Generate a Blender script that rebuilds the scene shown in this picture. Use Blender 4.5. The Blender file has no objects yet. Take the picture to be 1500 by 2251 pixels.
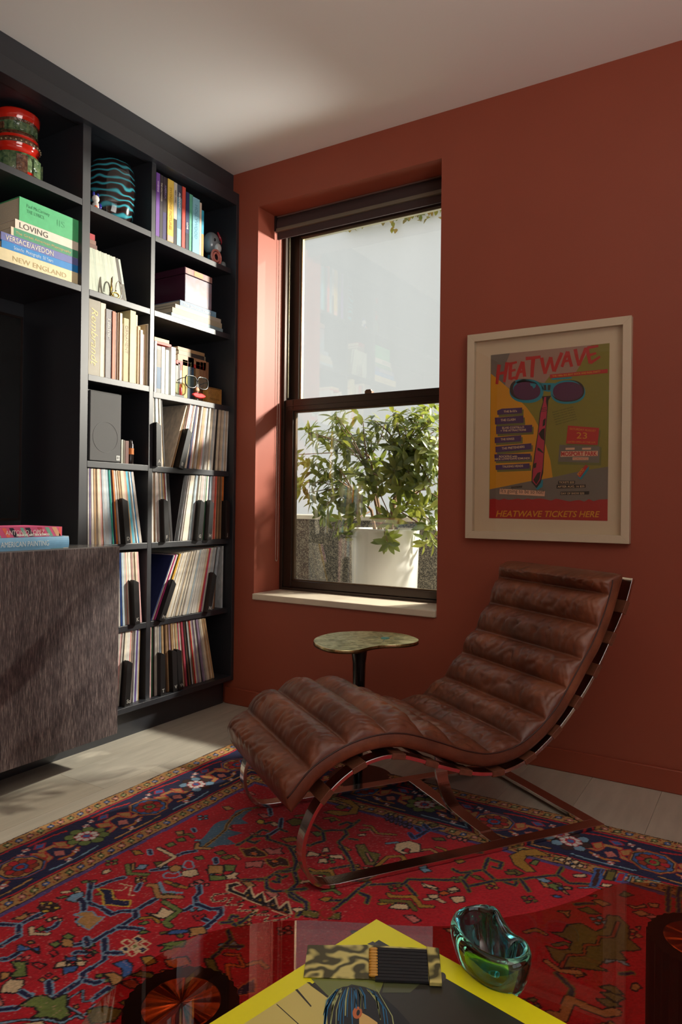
import bpy, bmesh, math, random
import numpy as np
from mathutils import Vector, Matrix, noise as mnoise

SC = bpy.context.scene
COL = SC.collection
PI = math.pi

# ------------------------------------------------------------------ camera
F, YAW, PITCH, ROLL, CYP = 1557.85859, 0.549176641, 0.00247054666, 0.0120271467, 1107.26643
CAM = np.array([2.3354, -2.7914, 1.013])
_fw = np.array([-math.sin(YAW)*math.cos(PITCH), math.cos(YAW)*math.cos(PITCH), math.sin(PITCH)])
_r = np.cross(_fw, [0, 0, 1.0]); _r /= np.linalg.norm(_r)
_u = np.cross(_r, _fw)
RT = math.cos(ROLL)*_r + math.sin(ROLL)*_u
UP = -math.sin(ROLL)*_r + math.cos(ROLL)*_u
cam_d = bpy.data.cameras.new('camera'); cam = bpy.data.objects.new('camera', cam_d); COL.objects.link(cam)
cam_d.sensor_fit = 'HORIZONTAL'; cam_d.sensor_width = 36.0
cam_d.lens = 36.0*F/1500.0
cam_d.shift_x = 0.0; cam_d.shift_y = -(1125.5-CYP)/1500.0
cam_d.clip_start = 0.02; cam_d.clip_end = 200
cam.matrix_world = Matrix(((RT[0], UP[0], -_fw[0], CAM[0]), (RT[1], UP[1], -_fw[1], CAM[1]), (RT[2], UP[2], -_fw[2], CAM[2]), (0, 0, 0, 1)))
SC.camera = cam

# a photograph pixel gives a direction; the plane it lies on gives the distance
def ray(x, y): return _fw + RT*((x-750.0)/F) - UP*((y-CYP)/F)
def onX(x, y, X): d = ray(x, y); return CAM + d*((X-CAM[0])/d[0])
def onY(x, y, Y): d = ray(x, y); return CAM + d*((Y-CAM[1])/d[1])
def onZ(x, y, Z): d = ray(x, y); return CAM + d*((Z-CAM[2])/d[2])

# ------------------------------------------------------------------ view, world, daylight
SC.view_settings.view_transform = 'Standard'; SC.view_settings.look = 'None'
SC.view_settings.gamma = 1.0; SC.view_settings.use_curve_mapping = False
SC.view_settings.exposure = 0.0
SC.cycles.use_denoising = True
SC.cycles.max_bounces = 10; SC.cycles.diffuse_bounces = 5; SC.cycles.glossy_bounces = 5
SC.cycles.transmission_bounces = 8; SC.cycles.transparent_max_bounces = 24
SC.cycles.caustics_reflective = False; SC.cycles.caustics_refractive = False
SC.cycles.sample_clamp_indirect = 4.0

W = bpy.data.worlds.new('sky'); SC.world = W; W.use_nodes = True
_bg = W.node_tree.nodes['Background']
_bg.inputs['Color'].default_value = (0.93, 0.96, 1.0, 1); _bg.inputs['Strength'].default_value = 0.98

def sun(name, d, strength, col, angle):
    l = bpy.data.lights.new(name, 'SUN'); l.energy = strength; l.color = col; l.angle = math.radians(angle)
    o = bpy.data.objects.new(name, l); COL.objects.link(o)
    o.rotation_euler = Vector(d).to_track_quat('-Z', 'Y').to_euler(); o.location = (3, 4, 5)
    return o
def area(name, loc, d, sx, sy, power, col, spread=180):
    l = bpy.data.lights.new(name, 'AREA'); l.shape = 'RECTANGLE'; l.size = sx; l.size_y = sy
    l.energy = power; l.color = col; l.spread = math.radians(spread)
    o = bpy.data.objects.new(name, l); COL.objects.link(o); o.location = loc
    o.rotation_euler = Vector(d).to_track_quat('-Z', 'Y').to_euler()
    return o
# low sun coming in through the window from the right
sun('sun', (-0.36, -1.0, -0.70), 2.6, (1.0, 0.90, 0.76), 0.6)
# lamp on the balcony, high to the right of the plant: throws the hard-edged light across the bookcase and the left reveal
_s2 = np.array([1.93, 1.66, 2.38])
area('balcony_lamp', tuple(_s2), tuple(np.array([0.2, -0.3, 1.2])-_s2), 0.16, 0.16, 158, (1.0, 0.93, 0.82), 150)
# added lamp for sun bounced up from the yard, fanning over the ceiling
_s3 = np.array([3.6, 6.2, -2.85])
area('yard_bounce_fill_lamp', tuple(_s3), tuple(np.array([0.62, 0.0, 1.95])-_s3), 3.8, 3.8, 125, (1.0, 0.98, 0.95), 50)
# added fill lamp before the unseen right-wall window, tilted up to lighten the ceiling
area('fill_lamp_at_side_window', (4.12, -2.9, 1.55), (-1, 0.05, 1.25), 2.2, 1.7, 60, (1.0, 0.94, 0.87), 130)

# ------------------------------------------------------------------ helpers
def S(r, g, b):
    f = lambda c: (c/255.0/12.92) if c/255.0 <= 0.04045 else ((c/255.0+0.055)/1.055)**2.4
    return (f(r), f(g), f(b))
MATS = {}
def mat(name, rgb, rough=0.5, metal=0.0, spec=0.5, noise=None, bump=None, coat=0.0, sheen=0.0, stretch=None, emit=None, rgb2=None):
    """rgb in 0-255 sRGB; noise=(scale, amount) varies the colour; bump=(scale, strength[, detail])"""
    if name in MATS: return MATS[name]
    m = bpy.data.materials.new(name); m.use_nodes = True; nt = m.node_tree; b = nt.nodes['Principled BSDF']
    c = S(*rgb)
    b.inputs['Base Color'].default_value = (*c, 1); b.inputs['Roughness'].default_value = rough
    b.inputs['Metallic'].default_value = metal; b.inputs['Specular IOR Level'].default_value = spec
    if coat: b.inputs['Coat Weight'].default_value = coat; b.inputs['Coat Roughness'].default_value = 0.08
    if sheen: b.inputs['Sheen Weight'].default_value = sheen
    if noise or bump:
        tc = nt.nodes.new('ShaderNodeTexCoord'); src = tc.outputs['Object']
        if stretch:
            mp = nt.nodes.new('ShaderNodeMapping'); mp.inputs['Scale'].default_value = stretch
            nt.links.new(src, mp.inputs['Vector']); src = mp.outputs['Vector']
    if noise:
        n = nt.nodes.new('ShaderNodeTexNoise'); n.inputs['Scale'].default_value = noise[0]; n.inputs['Detail'].default_value = 6
        nt.links.new(src, n.inputs['Vector'])
        rp = nt.nodes.new('ShaderNodeValToRGB'); a = noise[1]
        lo = S(*rgb2) if rgb2 else tuple(max(0, x*(1-a)) for x in c)
        hi = c if rgb2 else tuple(min(1, x*(1+a)) for x in c)
        rp.color_ramp.elements[0].position = 0.3; rp.color_ramp.elements[0].color = (*lo, 1)
        rp.color_ramp.elements[1].position = 0.7; rp.color_ramp.elements[1].color = (*hi, 1)
        nt.links.new(n.outputs['Fac'], rp.inputs['Fac']); nt.links.new(rp.outputs['Color'], b.inputs['Base Color'])
    if bump:
        n2 = nt.nodes.new('ShaderNodeTexNoise'); n2.inputs['Scale'].default_value = bump[0]
        n2.inputs['Detail'].default_value = bump[2] if len(bump) > 2 else 4
        nt.links.new(src, n2.inputs['Vector'])
        bp = nt.nodes.new('ShaderNodeBump'); bp.inputs['Strength'].default_value = bump[1]; bp.inputs['Distance'].default_value = 0.01
        nt.links.new(n2.outputs['Fac'], bp.inputs['Height']); nt.links.new(bp.outputs['Normal'], b.inputs['Normal'])
    MATS[name] = m; return m
def pane_mat(name, tint, gloss=1.0, rough=0.0):
    """thin clear sheet: straight-through transparency plus a Fresnel reflection"""
    if name in MATS: return MATS[name]
    m = bpy.data.materials.new(name); m.use_nodes = True; nt = m.node_tree; nt.nodes.clear()
    out = nt.nodes.new('ShaderNodeOutputMaterial'); mx = nt.nodes.new('ShaderNodeMixShader')
    tr = nt.nodes.new('ShaderNodeBsdfTransparent'); tr.inputs['Color'].default_value = (*tint, 1)
    gl = nt.nodes.new('ShaderNodeBsdfGlossy'); gl.inputs['Roughness'].default_value = rough
    lw = nt.nodes.new('ShaderNodeLayerWeight'); lw.inputs['Blend'].default_value = 0.5      # facing = 1 - cos, the same from both sides
    pw_ = nt.nodes.new('ShaderNodeMath'); pw_.operation = 'POWER'; pw_.inputs[1].default_value = 5.0
    mu = nt.nodes.new('ShaderNodeMath'); mu.operation = 'MULTIPLY_ADD'; mu.inputs[1].default_value = 0.96*gloss; mu.inputs[2].default_value = 0.04*gloss; mu.use_clamp = True
    nt.links.new(lw.outputs['Facing'], pw_.inputs[0]); nt.links.new(pw_.outputs[0], mu.inputs[0]); nt.links.new(mu.outputs[0], mx.inputs['Fac'])
    nt.links.new(tr.outputs[0], mx.inputs[1]); nt.links.new(gl.outputs[0], mx.inputs[2]); nt.links.new(mx.outputs[0], out.inputs['Surface'])
    MATS[name] = m; return m

class MB:
    """collects vertices and faces in world (or local) coordinates, then links them as one mesh object"""
    def __init__(s): s.v = []; s.f = []; s.m = []
    def add(s, vs, fs, mi=0):
        o = len(s.v); s.v += [tuple(map(float, p)) for p in vs]; s.f += [tuple(o+i for i in f) for f in fs]; s.m += [mi]*len(fs); return s
    def box(s, x0, x1, y0, y1, z0, z1, mi=0, M=None):
        vs = [(x, y, z) for x in (x0, x1) for y in (y0, y1) for z in (z0, z1)]
        if M is not None: vs = [tuple(M @ Vector(p)) for p in vs]
        return s.add(vs, [(0, 1, 3, 2), (4, 6, 7, 5), (0, 4, 5, 1), (2, 3, 7, 6), (0, 2, 6, 4), (1, 5, 7, 3)], mi)
    def prism(s, poly, h0, h1, fn=None, mi=0, mi_side=None):
        """poly in 2d, extruded between h0 and h1; fn maps (a, b, h) to a point"""
        fn = fn or (lambda a, b, h: (a, b, h)); n = len(poly)
        vs = [fn(a, b, h0) for a, b in poly] + [fn(a, b, h1) for a, b in poly]
        s.add(vs, [tuple(range(n))[::-1], tuple(range(n, 2*n))], mi)
        o = len(s.v)-2*n
        for i in range(n):
            j = (i+1) % n; s.f.append((o+i, o+j, o+n+j, o+n+i)); s.m.append(mi if mi_side is None else mi_side)
        return s
    def flat(s, poly, fn, mi=0): return s.add([fn(a, b) for a, b in poly], [tuple(range(len(poly)))], mi)
    def lathe(s, prof, cx, cy, cz, seg=32, mi=0, mis=None, M=None):
        n = len(prof); vs = []
        for r, z in prof:
            for k in range(seg):
                a = 2*PI*k/seg; p = (cx+r*math.cos(a), cy+r*math.sin(a), cz+z)
                vs.append(tuple(M @ Vector(p)) if M is not None else p)
        o = len(s.v); s.v += vs
        for i in range(n-1):
            for k in range(seg):
                j = (k+1) % seg; s.f.append((o+i*seg+k, o+i*seg+j, o+(i+1)*seg+j, o+(i+1)*seg+k)); s.m.append(mis[i] if mis else mi)
        return s
    def tube(s, pts, rad, seg=8, mi=0, cap=True, flatten=1.0):
        pts = [Vector(p) for p in pts]; n = len(pts); rads = rad if isinstance(rad, (list, tuple)) else [rad]*n
        o = len(s.v); up = Vector((0, 0, 1)); prev = None
        for i, p in enumerate(pts):
            t = (pts[min(i+1, n-1)]-pts[max(i-1, 0)]).normalized()
            a = (prev - t*prev.dot(t)) if prev is not None else up.cross(t)
            if a.length < 1e-4: a = Vector((1, 0, 0)).cross(t)
            a.normalize(); prev = a; b = t.cross(a)
            for k in range(seg):
                th = 2*PI*k/seg; s.v.append(tuple(p + a*rads[i]*math.cos(th) + b*rads[i]*flatten*math.sin(th)))
        for i in range(n-1):
            for k in range(seg):
                j = (k+1) % seg; s.f.append((o+i*seg+k, o+i*seg+j, o+(i+1)*seg+j, o+(i+1)*seg+k)); s.m.append(mi)
        if cap:
            s.f.append(tuple(o+k for k in range(seg))[::-1]); s.m.append(mi)
            s.f.append(tuple(o+(n-1)*seg+k for k in range(seg))); s.m.append(mi)
        return s
    def bar(s, pts, side, w, t, mi=0, cap=True):
        """flat bar: rectangular section, width w along the constant 'side' vector, thickness t in the bend plane"""
        pts = [Vector(p) for p in pts]; side = Vector(side).normalized(); n = len(pts); o = len(s.v)
        for i, p in enumerate(pts):
            tg = (pts[min(i+1, n-1)]-pts[max(i-1, 0)]).normalized(); nn = tg.cross(side).normalized()
            for sa, sb in ((-.5, -.5), (.5, -.5), (.5, .5), (-.5, .5)): s.v.append(tuple(p + side*w*sa + nn*t*sb))
        for i in range(n-1):
            for k in range(4):
                j = (k+1) % 4; s.f.append((o+i*4+k, o+i*4+j, o+(i+1)*4+j, o+(i+1)*4+k)); s.m.append(mi)
        if cap: s.f += [(o+3, o+2, o+1, o), (o+n*4-4, o+n*4-3, o+n*4-2, o+n*4-1)]; s.m += [mi, mi]
        return s
    def mesh(s, name, mats, off=(0, 0, 0), smooth=False):
        me = bpy.data.meshes.new(name)
        me.from_pydata([(p[0]-off[0], p[1]-off[1], p[2]-off[2]) for p in s.v], [], s.f)
        for m in (mats if isinstance(mats, (list, tuple)) else [mats]): me.materials.append(m)
        if any(s.m): me.polygons.foreach_set('material_index', s.m)
        bm = bmesh.new(); bm.from_mesh(me); bmesh.ops.recalc_face_normals(bm, faces=bm.faces); bm.to_mesh(me); bm.free()
        if smooth is True: me.polygons.foreach_set('use_smooth', [True]*len(me.polygons))
        me.update(); return me
    def build(s, name, mats, parent=None, org=None, smooth=False, bevel=0, seg=2, auto=False):
        """world-coordinate mesh; origin at org (top level) or at the parent's base (parts)"""
        if parent is not None: off = WLOC[parent.name]
        else: off = org if org is not None else (0, 0, 0)
        o = bpy.data.objects.new(name, s.mesh(name, mats, off, smooth or auto)); COL.objects.link(o)
        if parent is not None: o.parent = parent
        else: o.location = off
        WLOC[o.name] = tuple(off)
        if auto:
            try: o.data.set_sharp_from_angle(angle=math.radians(auto if auto is not True else 35))
            except Exception: pass
        if bevel:
            md = o.modifiers.new('bevel', 'BEVEL'); md.width = bevel; md.segments = seg; md.limit_method = 'ANGLE'; md.angle_limit = math.radians(40)
        return o
WLOC = {}
def tag(o, label=None, cat=None, group=None, kind=None):
    if label: o['label'] = label
    if cat: o['category'] = cat
    if group: o['group'] = group
    if kind: o['kind'] = kind
    return o
def root(name, loc, label, cat, group=None):
    o = bpy.data.objects.new(name, None); COL.objects.link(o); o.location = loc; o.empty_display_size = 0.05
    WLOC[o.name] = tuple(loc); return tag(o, label, cat, group)
def struct(o, label=None): return tag(o, label, None, None, 'structure')
def inst(name, me, parent=None, M=None, loc=None):
    """another object on the same mesh data"""
    o = bpy.data.objects.new(name, me); COL.objects.link(o)
    if parent is not None: o.parent = parent
    if M is not None: o.matrix_basis = M
    elif loc is not None: o.location = loc
    return o
_TXT = {}
def text_data(txt, size, shear=0.0, bold=0.0, spacing=1.0, align='LEFT', vstretch=1.0):
    """lettering as flat outline geometry in its own x-y plane: (verts, faces, width)"""
    cu = bpy.data.curves.new('lettering', 'FONT'); cu.body = txt; cu.size = size; cu.shear = shear; cu.offset = bold; cu.space_character = spacing
    cu.align_x = align; cu.resolution_u = 3; cu.fill_mode = 'FRONT'
    ob = bpy.data.objects.new('lettering_tmp', cu); COL.objects.link(ob)
    dg = bpy.context.evaluated_depsgraph_get(); me = bpy.data.meshes.new_from_object(ob.evaluated_get(dg))
    vs = [(v.co.x, v.co.y*vstretch) for v in me.vertices]; fs = [tuple(p.vertices) for p in me.polygons]
    bpy.data.objects.remove(ob); bpy.data.curves.remove(cu); bpy.data.meshes.remove(me)
    return vs, fs
def lettering(txt, fn, size, m, parent, width=None, **kw):
    """one text as a part: fn maps lettering-plane (x, y) to world; scaled to 'width' when given"""
    vs, fs = text_data(txt, size, **kw)
    if not vs: return None
    x0 = min(v[0] for v in vs); x1 = max(v[0] for v in vs); k = (width/(x1-x0)) if width else 1.0
    b = MB(); b.add([fn((x-x0)*k, y) for x, y in vs], fs)
    off = WLOC[parent.name]; me = bpy.data.meshes.new('lettering')
    me.from_pydata([(p[0]-off[0], p[1]-off[1], p[2]-off[2]) for p in b.v], [], b.f); me.materials.append(m)
    o = bpy.data.objects.new('lettering', me); COL.objects.link(o); o.parent = parent; WLOC[o.name] = tuple(off)
    return o
RND = random.Random(7)
# ================================================================== the room
CEIL = 2.696
WX0, WX1, WZ0, WZ1 = 0.123, 1.111, 0.57, 2.50          # window opening in the far wall
XL, XR, YB = -0.42, 4.2, -5.2                          # room extents
M_WALL = mat('terracotta_paint', (154, 75, 54), 0.55, noise=(3.0, 0.03), bump=(180, 0.02))
M_CEIL = mat('ceiling_white', (244, 240, 233), 0.8)
M_TRIM = mat('terracotta_trim_paint', (150, 70, 50), 0.35)

b = MB()
# far wall with the window opening (0.24 thick reveal)
D = 0.30
b.box(XL, WX0, 0, D, 0, CEIL); b.box(WX1, XR, 0, D, 0, CEIL); b.box(WX0, WX1, 0, D, 0, WZ0-0.03); b.box(WX0, WX1, 0, D, WZ1, CEIL)
struct(b.build('wall_window', M_WALL), 'terracotta painted wall with the deep window opening')
b = MB(); F0, F1 = 0.3005, 0.34
b.box(-3.0, WX0, F0, F1, -0.3, 4.0); b.box(WX1, 5.0, F0, F1, -0.3, 4.0); b.box(WX0, WX1, F0, F1, -0.3, WZ0-0.02); b.box(WX0, WX1, F0, F1, WZ1, 4.0)
struct(b.build('wall_facade', mat('facade_limestone', (206, 200, 188), 0.85, noise=(5, .06))), 'pale stone outer face of the window wall')
b = MB(); b.box(XL-0.1, XL, YB, 0, 0, CEIL); struct(b.build('wall_left', M_WALL), 'wall behind the dark bookcase')
b = MB()   # right wall with the added side window opening
b.box(XR, XR+0.1, YB, -4.1, 0, CEIL); b.box(XR, XR+0.1, -1.7, 0, 0, CEIL); b.box(XR, XR+0.1, -4.1, -1.7, 0, 0.6); b.box(XR, XR+0.1, -4.1, -1.7, 2.5, CEIL)
struct(b.build('wall_right', M_WALL), 'wall with the added side window')
b = MB(); b.box(XL, XR, YB-0.1, YB, 0, CEIL); struct(b.build('wall_back', mat('back_wall_paint', (214, 196, 176), 0.7)), 'plain wall behind the camera')
b = MB(); b.box(XL-0.1, XR+0.1, YB-0.1, D, CEIL, CEIL+0.1); struct(b.build('ceiling', M_CEIL), 'plain white ceiling')
# floor: sub-floor plus planks laid along the bookcase
fl = MB(); fl.box(XL-0.1, XR+0.1, YB-0.1, D, -0.12, -0.012)
floor = struct(fl.build('floor', mat('floor_gap', (70, 62, 52), 0.9)), 'pale grey-beige wide plank wood floor')
M_FL = [mat('plank_%d' % i, c, 0.42, noise=(2.2, 0.10), stretch=(14, 1.0, 1), bump=(60, 0.03)) for i, c in enumerate([(186, 178, 162), (180, 171, 154), (190, 183, 168), (182, 175, 160)])]
pw = 0.24; pm = []
b0 = MB(); b0.box(0, pw-0.0012, 0, 2.1988, -0.014, 0)
for i in range(4): pm.append(b0.mesh('plank', M_FL[i]))
k = 0; x = XL+0.02
while x < XR:
    y = YB - 0.7*((k*37) % 10)/10
    while y < 0.0:
        if y+2.2 > YB:
            o = inst('plank', pm[(k*7+int(y*3)) % 4], floor, loc=(x, y, 0))
            # clip the last and first board to the room by scaling along its length
            y0, y1 = max(y, YB), min(y+2.2, 0.0)
            o.location.y = y0; o.scale.y = (y1-y0)/2.2
            if x+pw > XR: o.scale.x = (XR-x)/pw
        y += 2.2
    x += pw; k += 1
# baseboards
b = MB(); b.box(-0.05, XR, -0.013, 0, 0, 0.085)
struct(b.build('baseboard_window', M_TRIM, bevel=0.004), 'terracotta baseboard under the window')
b = MB(); b.box(XR-0.013, XR, YB, -0.013, 0, 0.085); struct(b.build('baseboard_right', M_TRIM))

# unseen side window added for the fill light: plain frame and glass
wr = bpy.data.objects.new('window_2', None); COL.objects.link(wr); WLOC[wr.name] = (0, 0, 0); struct(wr, 'unseen side window added in the right wall')
b = MB()
for y0, y1, z0, z1 in ((-4.1, -4.05, 0.6, 2.5), (-1.75, -1.7, 0.6, 2.5), (-4.05, -1.75, 0.6, 0.65), (-4.05, -1.75, 2.45, 2.5), (-2.93, -2.87, 0.65, 2.45)): b.box(XR+0.02, XR+0.07, y0, y1, z0, z1)
M_BRONZE = mat('dark_bronze_metal', (58, 44, 36), 0.34, 0.35, bump=(40, 0.01))
b.build('window_frame', M_BRONZE, wr)

# ------------------------------------------------------------------ window_1: bronze double-hung sash window
w1 = bpy.data.objects.new('window_1', None); COL.objects.link(w1); w1.location = (0.617, 0.25, WZ0); WLOC[w1.name] = (0.617, 0.25, WZ0)
struct(w1, 'double-hung window with dark bronze metal sashes in a deep terracotta reveal')
M_TRACK = mat('satin_metal_track', (190, 182, 150), 0.3, 0.8)
M_PANE = pane_mat('window_glass', (0.97, 0.98, 0.97), 1.9)
b = MB()   # outer frame
b.box(WX0, WX0+0.018, 0.21, 0.31, WZ0, WZ1); b.box(WX1-0.018, WX1, 0.21, 0.31, WZ0, WZ1)
b.box(WX0+0.018, WX1-0.018, 0.21, 0.31, WZ0-0.012, WZ0+0.014); b.box(WX0+0.018, WX1-0.018, 0.21, 0.31, WZ1-0.03, WZ1)
b.build('window_frame', M_BRONZE, w1, bevel=0.002)
b = MB(); b.box(WX0+0.018, WX0+0.026, 0.235, 0.243, 1.575, 2.47); b.box(WX1-0.026, WX1-0.018, 0.235, 0.243, 1.575, 2.47)
b.build('jamb_track', M_TRACK, w1)
def sash(name, y0, y1, z0, z1, st, bot, top):
    x0, x1 = WX0+0.018, WX1-0.018
    m = MB()
    m.box(x0, x0+st, y0, y1, z0, z1); m.box(x1-st, x1, y0, y1, z0, z1)
    m.box(x0+st, x1-st, y0, y1, z0, z0+bot); m.box(x0+st, x1-st, y0, y1, z1-top, z1)
    s_ = m.build(name, M_BRONZE, w1, bevel=0.003)
    g = MB(); ym = (y0+y1)/2+0.004
    # stepped inner lip
    lip = MB(); t = 0.010
    lip.box(x0+st, x0+st+t, ym-0.008, ym+0.010, z0+bot, z1-top); lip.box(x1-st-t, x1-st, ym-0.008, ym+0.010, z0+bot, z1-top)
    lip.box(x0+st+t, x1-st-t, ym-0.008, ym+0.010, z0+bot, z0+bot+t*0.7); lip.box(x0+st+t, x1-st-t, ym-0.008, ym+0.010, z1-top-t*0.7, z1-top)
    lip.build('glazing_bead', M_TRACK if 'upper' in name else mat('bronze_bead', (92, 74, 56), 0.35, 0.5), s_)
    g.box(x0+st, x1-st, ym-0.002, ym+0.002, z0+bot, z1-top)
    g.build('pane', M_PANE, s_)
    return s_
sash('upper_sash', 0.268, 0.298, 1.50, 2.47, 0.05, 0.05, 0.05)
ls = sash('lower_sash', 0.222, 0.256, WZ0+0.014, 1.562, 0.05, 0.036, 0.062)
b = MB(); b.box(WX0+0.03, WX1-0.03, 0.2195, 0.2225, 1.505, 1.512); b.box(WX0+0.03, WX1-0.03, 0.2185, 0.2225, 1.527, 1.531)
b.build('rail_groove', M_BRONZE, ls)
b = MB(); b.box(0.617, 0.655, 0.226, 0.252, 1.562, 1.574)
b.prism([(0.612, 1.574), (0.650, 1.574), (0.646, 1.583), (0.622, 1.583)], 0.232, 0.246, lambda a, c, h: (a, h, c))
b.build('sash_lock', mat('bronze_lock', (96, 72, 56), 0.4, 0.6), ls, bevel=0.001)
# marble sill slab
b = MB(); b.box(WX0, WX1, -0.014, 0.222, WZ0-0.030, WZ0)
sl = b.build('window_sill', mat('cream_stone_sill', (214, 200, 178), 0.38, noise=(6, 0.06)), w1, bevel=0.004); sl['label'] = 'cream stone window sill slab'

# roller blind, a thing of its own hung in the reveal
rb = root('roller_blind', (0.617, 0.17, 2.375), 'dark brown roller blind rolled up at the top of the window', 'blind')
M_BLIND = mat('blind_fabric', (66, 50, 48), 0.75, bump=(300, 0.05)); M_HEM = mat('blind_hem', (112, 104, 88), 0.5, bump=(200, .03))
b = MB(); pts = [(WX0+0.014, 0.172, 2.462), (WX1-0.012, 0.172, 2.462)]; b.tube(pts, 0.037, 28)
b.build('roller_tube', M_BLIND, rb, smooth=False, auto=30)
b = MB(); b.box(WX0+0.014, WX1-0.012, 0.1335, 0.136, 2.425, 2.462); b.box(WX0+0.014, WX1-0.012, 0.140, 0.148, 2.378, 2.440)
b.build('blind_cloth', M_BLIND, rb)
b = MB(); b.box(WX0+0.014, WX1-0.012, 0.128, 0.142, 2.414, 2.432); b.build('hem_bar', M_HEM, rb, bevel=0.002)
b = MB(); b.box(WX0+0.012, WX1-0.012, 0.14, 0.21, 2.492, 2.498); b.build('head_rail', mat('blind_rail', (120, 92, 84), 0.4, 0.2), rb)
b = MB(); b.box(WX0+0.002, WX0+0.011, 0.13, 0.215, 2.42, 2.498); b.lathe([(0.0, 0), (0.026, 0), (0.026, 0.006), (0, 0.006)], 0, 0, 0, 20, M=Matrix.Translation((WX0+0.006, 0.172, 2.462)) @ Matrix.Rotation(PI/2, 4, 'Y'))
b.build('bracket', mat('bracket_plastic', (40, 30, 30), 0.4), rb)
# beaded pull chain (endless loop)
cb = MB()
for yy in (0.164, 0.182):
    z = 0.735
    while z < 2.445:
        cb.lathe([(0.0, -.0022), (0.0018, -.0012), (0.0018, .0012), (0, .0022)], WX0+0.010, yy, z, 5); z += 0.0062
    cb.tube([(WX0+0.010, yy, 0.735), (WX0+0.010, yy, 2.445)], 0.0006, 4)
for i in range(9):
    a = PI*i/8; cb.lathe([(0.0, -.0022), (0.0018, -.0012), (0.0018, .0012), (0, .0022)], WX0+0.010, 0.173-0.009*math.cos(a), 0.735-0.014*math.sin(a), 5)
cb.build('pull_chain', mat('chain_bead', (190, 180, 168), 0.3, 0.3), rb)

# ------------------------------------------------------------------ outside: balcony, parapet, pot plant, neighbour's wall
b = MB(); b.box(-3.0, 5.0, 0.31, 1.5, -0.30, -0.05); struct(b.build('balcony_floor', mat('balcony_pavers', (150, 145, 136), 0.8, noise=(8, .12))), 'grey balcony floor outside')
pr = root('parapet', (0.8, 1.30, -0.05), 'dark speckled stone parapet with pale coping outside the window', 'parapet')
def granite(name, lo, hi):
    m = bpy.data.materials.new(name); m.use_nodes = True; nt = m.node_tree; p = nt.nodes['Principled BSDF']
    tc = nt.nodes.new('ShaderNodeTexCoord'); vo = nt.nodes.new('ShaderNodeTexVoronoi'); vo.inputs['Scale'].default_value = 160
    nz = nt.nodes.new('ShaderNodeTexNoise'); nz.inputs['Scale'].default_value = 70; nz.inputs['Detail'].default_value = 4
    mi = nt.nodes.new('ShaderNodeMath'); mi.operation = 'MULTIPLY'
    rp = nt.nodes.new('ShaderNodeValToRGB'); rp.color_ramp.elements[0].position = 0.08; rp.color_ramp.elements[0].color = (*S(*hi), 1)
    rp.color_ramp.elements[1].position = 0.30; rp.color_ramp.elements[1].color = (*S(*lo), 1)
    nt.links.new(tc.outputs['Object'], vo.inputs['Vector']); nt.links.new(tc.outputs['Object'], nz.inputs['Vector'])
    nt.links.new(vo.outputs['Distance'], mi.inputs[0]); nt.links.new(nz.outputs['Fac'], mi.inputs[1])
    nt.links.new(mi.outputs[0], rp.inputs['Fac']); nt.links.new(rp.outputs['Color'], p.inputs['Base Color']); p.inputs['Roughness'].default_value = 0.55
    return m
b = MB(); b.box(-3.0, 5.0, 1.25, 1.42, -0.05, 0.915); b.build('wall_face', granite('speckled_stone', (52, 48, 42), (150, 142, 124)), pr)
b = MB(); b.box(-3.0, 5.0, 1.235, 1.62, 0.915, 0.945); b.build('coping', mat('coping_stone', (196, 190, 178), 0.7, noise=(30, .08)), pr, bevel=0.004)
# neighbouring white stucco wall, ivy along its top
nb = root('neighbour_wall', (2.0, 14.15, -3.0), 'white stucco wall of the neighbouring building across the yard', 'wall')
b = MB(); b.box(-26, 30, 14.0, 14.3, -3.0, 8.62); b.build('stucco_face', mat('white_stucco', (244, 243, 238), 0.9, noise=(0.7, 0.03), stretch=(1, 1, 0.25), bump=(25, 0.1)), nb)
b = MB(); b.box(-26, 30, 13.96, 14.34, 8.62, 8.70); b.build('wall_cap', mat('wall_cap', (224, 220, 210), 0.8), nb)
b = MB(); b.box(-26, 30, 1.65, 14.0, -3.1, -3.0); struct(b.build('yard_ground', mat('yard_paving', (224, 219, 208), 0.9, noise=(1.5, .1))), 'pale yard paving far below')
# ================================================================== built-in bookcase along the left wall
M_BC = mat('slate_lacquer', (36, 38, 44), 0.44, spec=0.75, noise=(2, .03)); M_BC.node_tree.nodes['Principled BSDF'].inputs['Coat Weight'].default_value = 0.12; M_BC.node_tree.nodes['Principled BSDF'].inputs['Coat Roughness'].default_value = 0.40
M_BCI = M_BC
SX = -0.030                  # shelf and post front plane; the surrounding frame stands at X = 0
BK = -0.40                   # back panel
PA0, PA1, PB0, PB1, PE = -0.930, -0.891, -0.564, -0.539, -0.021
Z1, Z2, Z3a, Z3b, Z4, Z5, Z6, Z7 = 2.212, 1.874, 1.531, 1.510, 1.181, 0.838, 0.487, 0.146   # shelf tops
TH = 0.026
YL = -2.55                   # left end of the unit, out of frame
bc = root('bookcase', (-0.2, -1.2, 0.0), 'tall dark slate built-in bookcase with open shelves beside the window', 'bookcase')
def part(name, m, *boxes, parent=None, bevel=0.0015):
    b = MB()
    for q in boxes: b.box(*q)
    return b.build(name, m, parent or bc, bevel=bevel)
part('end_panel', M_BC, (BK, 0.0, PE, -0.0015, 0.122, 2.588))
part('post', M_BC, (BK, SX, PA0, PA1, Z7-TH, 2.53))
part('post', M_BC, (BK, SX, PB0, PB1, Z7-TH, 2.53))
part('post', M_BC, (BK, SX, YL, YL+0.039, 0.122, 2.53))
part('back_panel', M_BC, (BK-0.015, BK, YL, -0.0015, 0.122, 2.588), bevel=0)
part('top_rail', M_BC, (-0.06, 0.0, YL, PE, 2.525, 2.588))
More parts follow.
